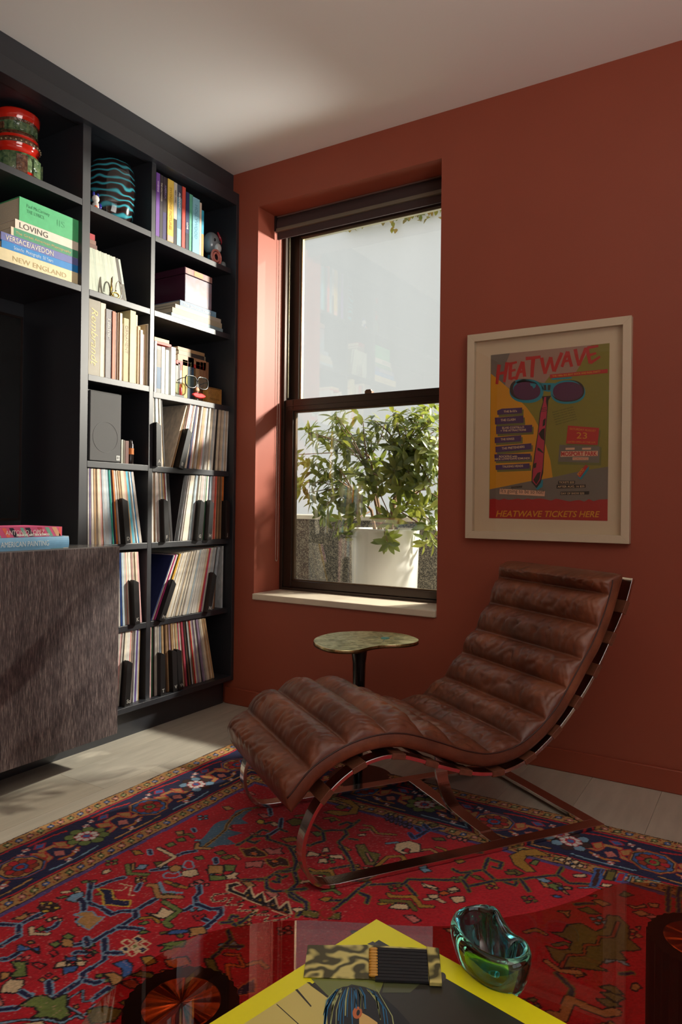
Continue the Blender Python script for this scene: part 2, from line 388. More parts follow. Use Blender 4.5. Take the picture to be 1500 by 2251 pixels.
part('top_panel', M_BC, (BK, -0.06, YL, PE, 2.53, 2.55))
part('fascia', M_BC, (BK, -0.040, YL, -0.0015, 2.588, CEIL-0.001), bevel=0)
part('plinth', M_BC, (BK, -0.055, YL, -0.016, 0.0, 0.122), bevel=0)
part('bottom_rail', M_BC, (SX-0.02, -0.001, PA1, PE, 0.122, Z7))
part('shelf', M_BC, (BK, 0.001, YL+0.039, PA0, 0.829, 0.845))
for z in (Z1+0.012, Z2+0.004): part('shelf', M_BC, (BK, SX, YL+0.039, PA0, z-TH, z))
for z in (Z1+0.004, Z2, Z3a, Z4, Z5, Z6, Z7): part('shelf', M_BC, (BK, SX if z != Z7 else SX-0.02, PA1, PB0, z-TH, z))
for z in (Z1-0.004, Z2, Z3b, Z4-0.002, Z5, Z6, Z7): part('shelf', M_BC, (BK, SX if z != Z7 else SX-0.02, PB1, PE, z-TH, z))
# ------------------------------------------------------------------ low media cabinet in front of the niche
def wood_dark():
    m = bpy.data.materials.new('dark_limed_oak'); m.use_nodes = True; nt = m.node_tree; p = nt.nodes['Principled BSDF']
    tc = nt.nodes.new('ShaderNodeTexCoord'); mp = nt.nodes.new('ShaderNodeMapping'); mp.inputs['Scale'].default_value = (1, 1, 0.06)
    n1 = nt.nodes.new('ShaderNodeTexNoise'); n1.inputs['Scale'].default_value = 430; n1.inputs['Detail'].default_value = 5; n1.inputs['Roughness'].default_value = 0.7
    n2 = nt.nodes.new('ShaderNodeTexNoise'); n2.inputs['Scale'].default_value = 22; n2.inputs['Detail'].default_value = 3
    ad = nt.nodes.new('ShaderNodeMixRGB'); ad.blend_type = 'MIX'; ad.inputs['Fac'].default_value = 0.14
    rp = nt.nodes.new('ShaderNodeValToRGB'); e = rp.color_ramp.elements
    e[0].position = 0.36; e[0].color = (*S(40, 32, 35), 1); e[1].position = 0.66; e[1].color = (*S(146, 130, 124), 1)
    q = e.new(0.5); q.color = (*S(76, 64, 65), 1)
    nt.links.new(tc.outputs['Object'], mp.inputs['Vector']); nt.links.new(mp.outputs[0], n1.inputs['Vector']); nt.links.new(mp.outputs[0], n2.inputs['Vector'])
    nt.links.new(n1.outputs['Fac'], ad.inputs['Color1']); nt.links.new(n2.outputs['Fac'], ad.inputs['Color2'])
    nt.links.new(ad.outputs[0], rp.inputs['Fac']); nt.links.new(rp.outputs[0], p.inputs['Base Color'])
    bp = nt.nodes.new('ShaderNodeBump'); bp.inputs['Strength'].default_value = 0.12; bp.inputs['Distance'].default_value = 0.003
    nt.links.new(ad.outputs[0], bp.inputs['Height']); nt.links.new(bp.outputs[0], p.inputs['Normal'])
    p.inputs['Roughness'].default_value = 0.5; return m
M_OAK = wood_dark()
CX, CY1, CZ0, CZ1 = 0.162, -0.887, 0.116, 0.845
mc = root('media_cabinet', (0.0, -1.7, 0.116), 'low dark limed-oak cabinet floating in front of the bookcase niche', 'cabinet')
part('body', M_OAK, (0.002, CX-0.021, YL, CY1-0.0005, CZ0, CZ1-0.017), parent=mc)
part('door', M_OAK, (CX-0.020, CX, -1.740, CY1, CZ0, CZ1-0.002), parent=mc, bevel=0.001)
part('door', M_OAK, (CX-0.020, CX, YL, -1.743, CZ0, CZ1-0.002), parent=mc, bevel=0.001)
tp = part('top', mat('satin_dark_top', (108, 104, 102), 0.16, noise=(90, .12), stretch=(1, .06, 1)), (0.002, CX-0.0205, YL, CY1, CZ1-0.016, CZ1), parent=mc, bevel=0.001)
tp['label'] = 'polished dark top surface'

# television on the back of the niche
tv = root('television', (-0.34, -1.72, 0.94), 'large black television mounted inside the dark niche above the cabinet', 'television')
part('casing', mat('tv_casing', (14, 13, 14), 0.35), (-0.395, -0.325, -2.45, -0.985, 0.935, 1.775), parent=tv, bevel=0.003)
part('bezel', mat('tv_bezel', (40, 30, 26), 0.3, 0.4), (-0.325, -0.3215, -2.45, -0.985, 0.935, 0.945), (-0.325, -0.3215, -2.45, -0.985, 1.765, 1.775), (-0.325, -0.3215, -0.995, -0.985, 0.945, 1.765), parent=tv, bevel=0)
part('screen', mat('tv_screen', (8, 8, 9), 0.08, spec=0.6), (-0.325, -0.323, -2.45, -0.995, 0.945, 1.765), parent=tv, bevel=0)

# framed poster ------------------------------------------------------------------
fr = root('framed_poster', (1.566, -0.03, 0.885), 'white framed concert poster with sunglasses and tie on the terracotta wall', 'poster')
FX0, FX1, FZ0, FZ1, FD, FWD = 1.249, 1.884, 0.885, 1.721, 0.034, 0.030
M_FRW = mat('white_frame_lacquer', (208, 190, 162), 0.4)
b = MB()
b.prism([(FX0, FZ0), (FX1, FZ0), (FX1-FWD, FZ0+FWD), (FX0+FWD, FZ0+FWD)], -FD, -0.001, lambda a, c, h: (a, h, c))
b.prism([(FX0, FZ1), (FX0+FWD, FZ1-FWD), (FX1-FWD, FZ1-FWD), (FX1, FZ1)], -FD, -0.001, lambda a, c, h: (a, h, c))
b.prism([(FX0, FZ0), (FX0+FWD, FZ0+FWD), (FX0+FWD, FZ1-FWD), (FX0, FZ1)], -FD, -0.001, lambda a, c, h: (a, h, c))
b.prism([(FX1, FZ0), (FX1, FZ1), (FX1-FWD, FZ1-FWD), (FX1-FWD, FZ0+FWD)], -FD, -0.001, lambda a, c, h: (a, h, c))
b.build('frame', M_FRW, fr, bevel=0.0008)
b = MB(); b.box(FX0+FWD, FX1-FWD, -0.008, -0.002, FZ0+FWD, FZ1-FWD); b.build('mat_board', mat('mat_board_white', (226, 204, 172), 0.85), fr)
b = MB(); b.box(FX0+FWD, FX1-FWD, -0.0275, -0.0255, FZ0+FWD, FZ1-FWD); b.build('glazing', pane_mat('frame_glass', (0.97, 0.97, 0.96), 1.0), fr)
# flat print on the paper: traced outlines on the paper's plane, each ink a hair above the last
def W8(x, y, lay): p = onY(1020+x*0.25333, 680+y*0.25333, -0.0085); return (float(p[0]), -0.0085-0.00012*lay, float(p[2]))
INK = dict(green=(138, 128, 40), yellow=(222, 152, 20), grey=(118, 108, 98), pink=(170, 132, 116), red=(196, 36, 34), redd=(176, 26, 26), purple=(74, 42, 96), teal=(0, 138, 158), lens=(86, 30, 74), black=(34, 26, 18), tie=(190, 44, 74), salmon=(232, 178, 144), shadow=(112, 112, 52), cream=(236, 200, 150))
IM = {k: mat('ink_'+k, v, 0.6) for k, v in INK.items()}
def ink(col, lay, *polys):
    for pl in polys:
        b = MB(); b.flat(pl, lambda x, y, l=lay: W8(x, y, l)); b.build('printed_shape', IM[col], fr)
def ell(cx, cy, rx, ry, rot=0, n=36, p=2.0):
    o = []
    for i in range(n):
        a = 2*PI*i/n; c, s_ = math.cos(a), math.sin(a)
        x = rx*math.copysign(abs(c)**(2/p), c); y = ry*math.copysign(abs(s_)**(2/p), s_)
        o.append((cx+x*math.cos(rot)-y*math.sin(rot), cy+x*math.sin(rot)+y*math.cos(rot)))
    return o
TL, TR, BR, BL = (235, 398), (1266, 293), (1248, 1836), (220, 1812)
ink('green', 0, [TL, TR, BR, BL])
ink('grey', 1, [TL, (400, 380), (370, 460), (360, 665), (237, 560)], [(226, 1562), (560, 1492), (770, 1458), (1020, 1402), (1254, 1365), (1250, 1680), (224, 1680)])
ink('pink', 1, [(400, 381), (1110, 309), (1060, 400), (968, 555), (750, 575), (700, 640), (600, 620), (405, 690), (360, 665), (370, 460)])
ink('yellow', 2, [(237, 558), (320, 625), (405, 700), (480, 785), (545, 850), (610, 940), (660, 1040), (712, 1180), (752, 1310), (772, 1458), (560, 1494), (226, 1562)])
rip = [(226, 1650)]
for i in range(26): rip.append((226+i*41, 1650+RND.uniform(-10, 14)+(5 if i > 14 else 0)))
ink('redd', 3, rip+[(1250, 1655), (1248, 1836), (220, 1812)])
ink('shadow', 3, [(1184, 1045), (1190, 1060), (1170, 1190), (905, 1178), (890, 1165)], [(835, 1180), (1196, 1195), (1192, 1355), (815, 1345)],
    *[[(x0+12, y0+16), (x1+12, y1+16), (x2+14, y2+18), (x3+12, y3+18)] for (x0, y0), (x1, y1), (x2, y2), (x3, y3) in
      [((290, 875), (508, 852), (505, 904), (292, 916)), ((270, 938), (518, 922), (520, 984), (272, 1000)), ((280, 1016), (595, 1002), (592, 1066), (282, 1084)), ((268, 1112), (500, 1092), (498, 1146), (270, 1162)), ((275, 1192), (588, 1162), (586, 1216), (277, 1242)), ((266, 1256), (580, 1252), (582, 1306), (268, 1318)), ((276, 1352), (572, 1336), (572, 1382), (278, 1394))]])
ink('purple', 4, [(290, 880), (330, 862), (508, 852), (505, 902), (292, 916)], [(270, 940), (518, 922), (520, 984), (272, 1000)], [(280, 1016), (595, 1002), (592, 1066), (282, 1084)], [(268, 1112), (500, 1092), (498, 1146), (270, 1162)], [(275, 1192), (588, 1162), (586, 1214), (277, 1242)], [(266, 1258), (580, 1252), (582, 1306), (268, 1320)], [(276, 1352), (572, 1336), (572, 1382), (278, 1394)])
ink('grey', 4, [(832, 1175), (1180, 1190), (1176, 1332), (820, 1322)])
ink('teal', 4, [(1010, 1432), (1088, 1362), (1085, 1392), (1020, 1478), (994, 1462)], [(640, 1540), (676, 1480), (690, 1482), (684, 1540), (640, 1568), (620, 1548)], [(760, 598), (940, 588), (936, 600), (770, 612)])
# sunglasses: teal halo, black frame, lenses
ink('teal', 5, ell(545, 708, 148, 104, 0.06, p=2.3), ell(905, 722, 150, 98, -0.05, p=2.3), [(650, 640), (790, 640), (800, 700), (740, 716), (650, 700)])
ink('black', 6, ell(532, 696, 132, 92, 0.05, p=2.3), ell(905, 708, 142, 94, -0.05, p=2.3), [(692, 656), (755, 656), (750, 702), (698, 702)])
ink('teal', 7, ell(556, 694, 128, 84, 0.1, p=2.2), ell(890, 700, 130, 84, -0.06, p=2.2), [(716, 654), (730, 654), (728, 702), (718, 702)], ell(545, 640, 100, 26, 0.18))
ink('lens', 8, ell(548, 708, 118, 78, 0.05, p=2.2), ell(904, 712, 130, 82, -0.04, p=2.2))
ink('teal', 9, [(575, 640), (630, 645), (624, 672), (606, 690), (596, 668), (582, 664)])
# tie
ink('black', 5, [(678, 755), (760, 750), (735, 790), (728, 880), (718, 1000), (700, 1250), (690, 1420), (668, 1505), (632, 1552), (588, 1500), (592, 1400), (612, 1260), (640, 1080), (660, 900), (688, 800)])
ink('tie', 6, [(700, 762), (716, 760), (714, 800), (724, 850), (716, 960), (700, 1150), (684, 1380), (664, 1480), (630, 1528), (596, 1490), (602, 1390), (622, 1250), (650, 1060), (668, 900), (692, 810)])
ink('black', 7, [(690, 960), (712, 944), (706, 1005), (684, 1018)], [(650, 1080), (680, 1040), (704, 1030), (700, 1140), (672, 1120)], [(640, 1200), (660, 1206), (690, 1240), (690, 1250), (640, 1222)], [(606, 1340), (632, 1330), (628, 1372), (606, 1380)], [(604, 1480), (640, 1420), (668, 1410), (660, 1470), (630, 1520)], *[[(668, 860+i*14), (722, 848+i*14), (722, 852+i*14), (668, 864+i*14)] for i in range(3)])
ink('red', 5, [(748, 566), (1250, 518), (1250, 552), (750, 598)], [(905, 1008), (1176, 1030), (1162, 1178), (888, 1164)], [(984, 1432), (1060, 1348), (1082, 1362), (1010, 1462)])
ink('salmon', 5, [(845, 1232), (1165, 1228), (1163, 1272), (840, 1280)], [(884, 1202), (964, 1200), (962, 1218), (884, 1220)], [(1028, 1202), (1106, 1200), (1104, 1218), (1028, 1218)], [(945, 1284), (1084, 1284), (1082, 1308), (945, 1308)], [(314, 1556), (706, 1578), (702, 1622), (310, 1602)])
ink('black', 5, [(820, 1488), (968, 1488), (966, 1514), (818, 1518)], [(806, 1522), (1060, 1520), (1058, 1548), (806, 1556)], [(840, 1582), (1090, 1578), (1088, 1606), (838, 1612)], [(412, 1538), (508, 1530), (506, 1548), (412, 1554)])
# brush lettering HEATWAVE built from strokes
def stroke(x0, y0, x1, y1, w0, w1):
    dx, dy = x1-x0, y1-y0; L = math.hypot(dx, dy); nx, ny = -dy/L, dx/L
    return [(x0+nx*w0, y0+ny*w0), (x0+dx*.5+nx*(w0+w1)*.55, y0+dy*.5+ny*(w0+w1)*.55), (x1+nx*w1, y1+ny*w1), (x1-nx*w1, y1-ny*w1), (x0+dx*.5-nx*(w0+w1)*.45, y0+dy*.5-ny*(w0+w1)*.45), (x0-nx*w0, y0-ny*w0)]
HW = [(308, 480, 288, 650, 16, 12), (378, 460, 352, 632, 16, 12), (296, 560, 368, 545, 12, 12),
      (408, 462, 402, 610, 16, 14), (404, 472, 462, 458, 11, 9), (404, 535, 450, 524, 11, 10), (404, 606, 446, 588, 12, 9),
      (512, 455, 452, 612, 15, 13), (512, 455, 530, 585, 16, 14), (482, 545, 525, 535, 11, 11),
      (538, 428, 668, 412, 15, 12), (604, 425, 592, 590, 18, 14),
      (676, 420, 706, 560, 16, 12), (756, 415, 706, 558, 14, 12), (756, 415, 782, 540, 14, 12), (852, 376, 786, 540, 15, 13),
      (902, 366, 852, 500, 15, 12), (902, 366, 938, 498, 16, 13), (872, 452, 922, 442, 10, 10),
      (968, 345, 1000, 490, 16, 12), (1062, 336, 1000, 488, 15, 12),
      (1070, 330, 1098, 470, 15, 14), (1072, 334, 1168, 318, 12, 10), (1082, 400, 1150, 380, 12, 9), (1098, 466, 1184, 410, 14, 9)]
for i, s_ in enumerate(HW): ink('red', 6+0.1*(i % 5), stroke(*s_))
def ptxt(txt, x, y, w, hpx, col, rot=0.0, lay=8, **kw):
    """text in the traced frame: lower-left corner, width and cap height in traced pixels"""
    cr, sr = math.cos(rot), math.sin(rot)
    lettering(txt, lambda a, c: W8(x+a*cr+c*sr, y-c*cr+a*sr, lay), hpx/0.70, IM[col], fr, width=w, **kw)
ptxt('HEATWAVE TICKETS HERE', 280, 1798, 902, 52, 'yellow', 0.006, shear=0.25, bold=1.2)
for t, x, y, w, h, r in (("THE B-52's", 348, 896, 115, 17, -0.05), ('THE CLASH', 322, 972, 128, 19, -0.06), ('ELVIS COSTELLO', 335, 1038, 190, 17, -0.04), ('+ THE ATTRACTIONS', 320, 1062, 222, 16, -0.04), ('THE KINGS', 322, 1138, 118, 18, -0.06), ('THE PRETENDERS', 332, 1218, 198, 19, -0.09), ('ROCKPILE with', 308, 1286, 156, 17, -0.02), ('NICK LOWE+DAVE EDMUNDS', 270, 1308, 304, 16, -0.03), ('TALKING HEADS', 336, 1374, 180, 18, -0.04)):
    ptxt(t, x, y, w, h, 'cream', r, bold=0.5)
ptxt('MOSPORT PARK', 846, 1272, 312, 36, 'red', -0.01, bold=1.6)
ptxt('23', 978, 1120, 92, 54, 'yellow', 0.04)
ptxt('SATURDAY AUGUST', 920, 1044, 228, 18, 'yellow', 0.09)
ptxt('GATES OPEN AT 7:00 A.M.', 902, 1156, 244, 15, 'yellow', 0.03)
ptxt("It's going to be so hot!", 322, 1588, 372, 34, 'black', 0.04)
ptxt('FOOD', 1004, 1446, 70, 26, 'yellow', -0.88, bold=0.8)
ptxt('THE 1980s BIG BEAT ROCK AND ROLL PARTY', 770, 588, 420, 15, 'yellow', -0.1, bold=0.4)
ptxt('TICKETS $20', 828, 1510, 130, 17, 'cream', -0.01); ptxt('AFTER AUG. 16 $25', 816, 1548, 232, 17, 'cream', -0.02); ptxt('DAY OF SHOW $30', 846, 1606, 200, 17, 'cream', -0.01)
ptxt('TORONTO', 950, 1304, 126, 15, 'red'); ptxt('STRICTLY', 416, 1551, 86, 12, 'grey', -0.05)
for i in range(6): ptxt('big beat rock and roll party', 770+i*6, 898+i*21, 190, 9, 'black', -0.26)
# ================================================================== things on the shelves
def zy(px, zt, X):
    """Y on the plane X where the pixel column px meets height zt"""
    y0, y1 = 300.0, 1600.0
    for _ in range(30):
        ym = 0.5*(y0+y1)
        if onX(px, ym, X)[2] > zt: y0 = ym
        else: y1 = ym
    return float(onX(px, ym, X)[1])
def cm(rgb, rough=0.5): return mat('cover_%d_%d_%d' % tuple(rgb), rgb, rough, noise=(40, .06))
M_PAGES = mat('page_block', (226, 214, 188), 0.85, noise=(400, .12), stretch=(1, 1, 1))
def book(label, t, h, d, rgb, M, title=None, tcol=(240, 236, 225), tsize=None, tpos=0.06, twidth=None, cat='book', group=None, bands=(), rgb_board=None, name='book', rough=0.5, shear=0.0, bold=0.0, rounded=False):
    """a bound book in its own frame: spine at x = 0 facing +x, thickness along y, height along z"""
    r = bpy.data.objects.new(name, None); COL.objects.link(r); r.empty_display_size = 0.03; r.matrix_world = M; WLOC[r.name] = (0, 0, 0)
    tag(r, label, cat, group)
    ct = min(0.0028, t*0.16)
    b = MB()
    if rounded: U = [(0.0015*math.cos(a)-0.0015+0.004*math.sin(PI*k/6), t*k/6) for k, a in zip(range(7), [0]*7)]
    else: U = [(0, 0), (0, t)]
    prof = U + [(-d, t), (-d, t-ct), (-ct, t-ct), (-ct, ct), (-d, ct), (-d, 0)]
    b.prism(prof, 0, h); b.build('cover', cm(rgb, rough), r)
    b = MB(); b.box(-d+0.004, -ct, ct, t-ct, 0.003, h-0.003); b.build('pages', M_PAGES, r)
    for (z0, z1, c) in bands:
        b = MB(); b.box(0.0, 0.0004, 0.0003, t-0.0003, h*z0, h*z1); b.build('spine_panel', cm(c), r)
    if title:
        ts = tsize or t*0.55
        lettering(title, lambda a, c: (0.0008 + (0.004 if rounded else 0), t*0.5-ts*0.36+c, h*(1-tpos)-a), ts, cm(tcol), r, width=twidth, shear=shear, bold=bold*ts)
    return r
def up(X, Y, z, lean=0.0, yaw=0.0):
    return Matrix.Translation((X, Y, z)) @ Matrix.Rotation(yaw, 4, 'Z') @ Matrix.Rotation(-math.radians(lean), 4, 'X')
def flat(X, Y, z, yaw=0.0):      # spine facing the room, title running left to right; Y is the right-hand end
    return Matrix.Translation((X, Y, z)) @ Matrix.Rotation(math.radians(yaw), 4, 'Z') @ Matrix.Rotation(PI/2, 4, 'X')
def upright(pl, pr, ztop, zs, X, rgb, label, d=0.20, **kw):
    y0, y1 = zy(pl, zs, X), zy(pr, zs, X)
    return book(label, y1-y0-0.0006, ztop-zs, d, rgb, up(X, y0, zs), **kw)

# ---- upper right compartment: coloured hardbacks and a ceramic figure
zs = Z1-0.004
rows = [((342.5, 350.5, 360), (118, 74, 160), 'purple slim hardback against the post, tallest spine of the top row', 'VIVIENNE', (214, 190, 226)),
        ((351, 357.5, 369), (58, 52, 56), 'charcoal spined book next to the purple hardback', 'THE HOLLYWOOD', (206, 196, 180)),
        ((357.8, 367.5, 371), (62, 54, 104), 'dark violet book beside the yellow spine', 'AMERICA', (120, 110, 150)),
        ((368, 381, 379), (226, 190, 84), 'thick yellow hardback on the top shelf', 'SWINGING PICTURES', (188, 150, 52)),
        ((381.3, 388.5, 395), (196, 188, 176), 'white spined book with a black lower band after the yellow hardback', 'NEW YORK', (90, 84, 80)),
        ((389, 399, 402), (106, 150, 172), 'steel blue spined book left of the red hardback', 'ALMANAC', (220, 228, 228)),
        ((400, 407, 410), (214, 84, 70), 'coral red hardback on the top shelf', None, None),
        ((408, 415, 422), (44, 56, 98), 'navy book with bold white lettering next to the coral hardback', 'LOVE', (236, 236, 230)),
        ((416, 423, 427), (98, 176, 146), 'sea green slim book left of the pale blue volume', None, None),
        ((423.2, 438, 435), (138, 194, 212), 'wide pale blue hardback on the top shelf', 'HOLLYWOOD', (104, 160, 184)),
        ((438.3, 442.5, 445), (222, 204, 184), 'thin cream book at the pale blue volume', None, None),
        ((442.8, 447.5, 462), (54, 170, 206), 'small cyan and orange book, last of the coloured row', None, None)]
for i, ((pl, pr, yt), rgb, lab, ti, tc_) in enumerate(rows):
    X = -0.045 - 0.002*(i % 3)
    zt = min(float(onX((pl+pr)/2, yt, X)[2]), 2.50)
    bands = {4: [(0.0, 0.42, (48, 44, 46))], 5: [(0.0, 0.30, (150, 196, 204)), (0.8, 1.0, (60, 66, 84))], 11: [(0.0, 0.5, (236, 160, 84))], 7: [(0.0, 0.3, (36, 40, 60))], 2: [(0.45, 1.0, (56, 46, 52))], 3: [(0.03, 0.12, (230, 172, 160))]}.get(i, [])
    upright(pl, pr, zt, zs, X, rgb, lab, d=0.19, title=ti, tcol=tc_ or (255, 255, 255), tpos={7: 0.52}.get(i, 0.12), bands=bands, tsize={7: 0.013}.get(i), bold=0.03)

def blob(m, cx, cy, cz, rx, ry, rz, seg=20, rings=12, mi=0, M=None, squash=None):
    prof = [(math.sin(PI*k/rings), -math.cos(PI*k/rings)) for k in range(rings+1)]
    o = len(m.v); m.lathe([(r, z) for r, z in prof], 0, 0, 0, seg, mi)
    for i in range(o, len(m.v)):
        p = Vector((m.v[i][0]*rx, m.v[i][1]*ry, m.v[i][2]*rz))
        if squash: p = squash(p)
        if M is not None: p = M @ p
        m.v[i] = (p.x+cx, p.y+cy, p.z+cz)
    return m
M_CERK = mat('glazed_black', (28, 27, 30), 0.12, coat=0.6); M_CERG = mat('glazed_grey', (128, 134, 138), 0.15, coat=0.6)
M_CERP = mat('glazed_pink', (214, 128, 116), 0.2, coat=0.5); M_CERR = mat('glazed_red', (150, 30, 44), 0.2, coat=0.5)
fy = zy(466, zs, -0.12)
fg = root('ceramic_figure', (-0.12, fy, zs), 'glossy black and grey ceramic bird figure with pink rings beside the coloured books', 'figurine')
b = MB(); blob(b, -0.12, fy, zs+0.045, 0.045, 0.052, 0.045); b.build('body', M_CERK, fg, smooth=True)
b = MB(); blob(b, -0.115, fy-0.012, zs+0.125, 0.042, 0.046, 0.058); b.build('head', M_CERG, fg, smooth=True)
b = MB(); blob(b, -0.078, fy-0.004, zs+0.098, 0.016, 0.022, 0.024); b.build('beak', mat('glazed_white', (206, 208, 206), 0.15, coat=0.5), fg, smooth=True)
for dy in (-0.026, 0.012):
    b = MB(); blob(b, -0.0755, fy+dy-0.004, zs+0.132, 0.004, 0.007, 0.008, 12, 8); b.build('eye', M_CERK, fg, smooth=True)
for k, rr in enumerate((0.034, 0.020)):
    b = MB(); pts = [(-0.072, fy-0.022+rr*math.cos(a), zs+0.046+rr*math.sin(a)) for a in np.linspace(0, 2*PI, 25)]; b.tube(pts, 0.006, 8, cap=False); b.build('ring', M_CERP, fg, smooth=True)
b = MB(); b.tube([(-0.10, fy+0.016, zs+0.190), (-0.10, fy+0.038, zs+0.165), (-0.10, fy+0.055, zs+0.125)], [0.004, 0.008, 0.003], 10); b.build('crest', M_CERR, fg, smooth=True)
b = MB(); blob(b, -0.085, fy+0.044, zs+0.022, 0.018, 0.02, 0.024); b.build('wing', M_CERG, fg, smooth=True)
b = MB(); b.lathe([(0, 0), (0.046, 0), (0.048, 0.004), (0.046, 0.008), (0, 0.008)], -0.115, fy+0.002, zs, 28); b.build('base', M_CERP, fg, smooth=False)

# ---- upper middle compartment: striped vase, small figurine
zs2 = Z1+0.004
vy = 0.5*(zy(201, zs2, -0.17)+zy(284, zs2, -0.17)); vr = 0.5*(zy(284, zs2, -0.17)-zy(201, zs2, -0.17))
def swirl_mat():
    m = bpy.data.materials.new('pulled_feather_glass'); m.use_nodes = True; nt = m.node_tree; p = nt.nodes['Principled BSDF']
    tc = nt.nodes.new('ShaderNodeTexCoord'); mp = nt.nodes.new('ShaderNodeMapping'); mp.inputs['Scale'].default_value = (1.0, 1.0, 1)
    wv = nt.nodes.new('ShaderNodeTexWave'); wv.bands_direction = 'Z'; wv.inputs['Scale'].default_value = 11; wv.inputs['Distortion'].default_value = 5; wv.inputs['Detail'].default_value = 0.0; wv.inputs['Detail Scale'].default_value = 1.6
    rp = nt.nodes.new('ShaderNodeValToRGB'); e = rp.color_ramp.elements
    e[0].position = 0.18; e[0].color = (*S(30, 24, 24), 1); e[1].position = 0.97; e[1].color = (*S(66, 168, 184), 1)
    for ps, c in ((0.46, (62, 30, 26)), (0.62, (34, 36, 40)), (0.82, (44, 112, 126))): q = e.new(ps); q.color = (*S(*c), 1)
    nt.links.new(tc.outputs['Object'], mp.inputs[0]); nt.links.new(mp.outputs[0], wv.inputs['Vector']); nt.links.new(wv.outputs['Fac'], rp.inputs[0]); nt.links.new(rp.outputs[0], p.inputs['Base Color'])
    p.inputs['Roughness'].default_value = 0.12; p.inputs['Coat Weight'].default_value = 0.7; return m
vs_ = root('striped_vase', (-0.17, vy, zs2), 'tall glass vase with turquoise and brown feathered stripes', 'vase')
prof = [(0.0, 0.0), (vr*0.62, 0.0), (vr*0.74, 0.012), (vr*0.90, 0.05), (vr*0.98, 0.10), (vr, 0.16), (vr*0.99, 0.21), (vr*0.93, 0.255), (vr*0.80, 0.278), (vr*0.60, 0.290), (vr*0.56, 0.286), (vr*0.70, 0.27), (vr*0.85, 0.24), (vr*0.9, 0.16), (vr*0.6, 0.02), (0, 0.012)]
b = MB(); b.lathe(prof, -0.17, vy, zs2, 48); b.build('vase_body', swirl_mat(), vs_, smooth=True)
y_ = zy(211, zs2, -0.07)
fg2 = root('small_figurine', (-0.07, y_, zs2), 'tiny white porcelain figurine with blue and orange patches beside the striped vase', 'figurine')
M_POR = mat('white_porcelain', (228, 226, 220), 0.15, coat=0.5)
b = MB(); blob(b, -0.07, y_, zs2+0.020, 0.016, 0.018, 0.020, 14, 10); b.build('body', M_POR, fg2, smooth=True)
b = MB(); blob(b, -0.068, y_-0.004, zs2+0.050, 0.014, 0.016, 0.016, 14, 10); b.build('head', M_POR, fg2, smooth=True)
for dy in (-0.014, 0.008):
    b = MB(); blob(b, -0.069, y_+dy, zs2+0.068, 0.005, 0.006, 0.010, 10, 8); b.build('ear', mat('cobalt_glaze', (40, 44, 140), 0.15), fg2, smooth=True)
b = MB(); blob(b, -0.056, y_+0.010, zs2+0.022, 0.005, 0.008, 0.012, 10, 8); b.build('blue_patch', mat('cobalt_glaze', (40, 44, 140), 0.15), fg2, smooth=True)
b = MB(); blob(b, -0.056, y_-0.012, zs2+0.010, 0.006, 0.009, 0.008, 10, 8); b.build('orange_patch', mat('orange_glaze', (232, 96, 40), 0.15), fg2, smooth=True)

# ---- upper left compartment: red and green lava-glaze vase
zs1 = Z1+0.012; vy = -1.105
lv = root('lava_vase', (-0.20, vy, zs1), 'red ceramic vase with textured green panels on the top shelf', 'vase')
def lava_mat(name, a, c, sc):
    m = mat(name, a, 0.16, coat=0.7, bump=(sc, 0.5, 3), noise=(sc, 0.5), rgb2=c); return m
M_LR = mat('red_glaze', (206, 40, 24), 0.12, coat=0.8); M_LB = lava_mat('brown_crust', (120, 84, 60), (58, 26, 20), 70); M_LG = lava_mat('green_crust', (120, 140, 96), (44, 74, 52), 60)
R = 0.086
b = MB()
pf = [(0, 0, 0), (R*.80, 0, 0), (R*.86, .012, 0), (R*.98, .028, 0), (R*1.05, .05, 1), (R*1.06, .09, 1), (R*.98, .12, 0), (R*.86, .134, 0), (R*.92, .146, 0), (R*.98, .156, 2), (R*.99, .170, 2), (R*.92, .178, 0), (R*.93, .188, 2), (R*.90, .20, 2), (R*.82, .206, 1), (R*.82, .236, 1), (R*.88, .240, 2), (R*.90, .250, 0), (R*.95, .256, 0), (R*.97, .282, 0), (R*.93, .288, 0), (R*.80, .284, 0), (R*.7, .26, 0), (R*.7, .05, 0), (0, .03, 0)]
b.lathe([(r, z) for r, z, _ in pf], -0.20, vy, zs1, 56, mis=[q[2] for q in pf]); b.build('vase_body', [M_LR, M_LG, M_LB], lv, smooth=True)
# raised tile panels round the belly and the neck
for zz, hh, rr, n in ((0.040, 0.068, R*1.055, 9), (0.209, 0.026, R*.825, 11)):
    for k in range(n):
        a0 = 2*PI*k/n+0.1; w = 2*PI/n*0.62
        b = MB(); vs2 = []
        for rad in (rr-0.004, rr+0.005):
            for t_ in (0, .5, 1):
                a = a0+w*t_
                for z_ in (zz, zz+hh): vs2.append((-0.20+rad*math.cos(a), vy+rad*math.sin(a), zs1+z_))
        b.add(vs2, [(0, 1, 3, 2), (2, 3, 5, 4), (6, 8, 9, 7), (8, 10, 11, 9), (0, 6, 7, 1), (4, 5, 11, 10), (1, 7, 9, 3), (3, 9, 11, 5), (0, 2, 8, 6), (2, 4, 10, 8)])
        b.build('relief_panel', M_LG if k % 3 != 2 else M_LB, lv, bevel=0.0015)
b = MB()
for k in range(30):
    a = 2*PI*k/30; b.lathe([(0, -.004), (0.004, 0), (0, .004)], -0.20+R*1.0*math.cos(a), vy+R*1.0*math.sin(a), zs1+0.163, 6)
o = b.build('relief_beads', mat('bead_glaze', (190, 178, 140), 0.2), lv); o['kind'] = 'stuff'

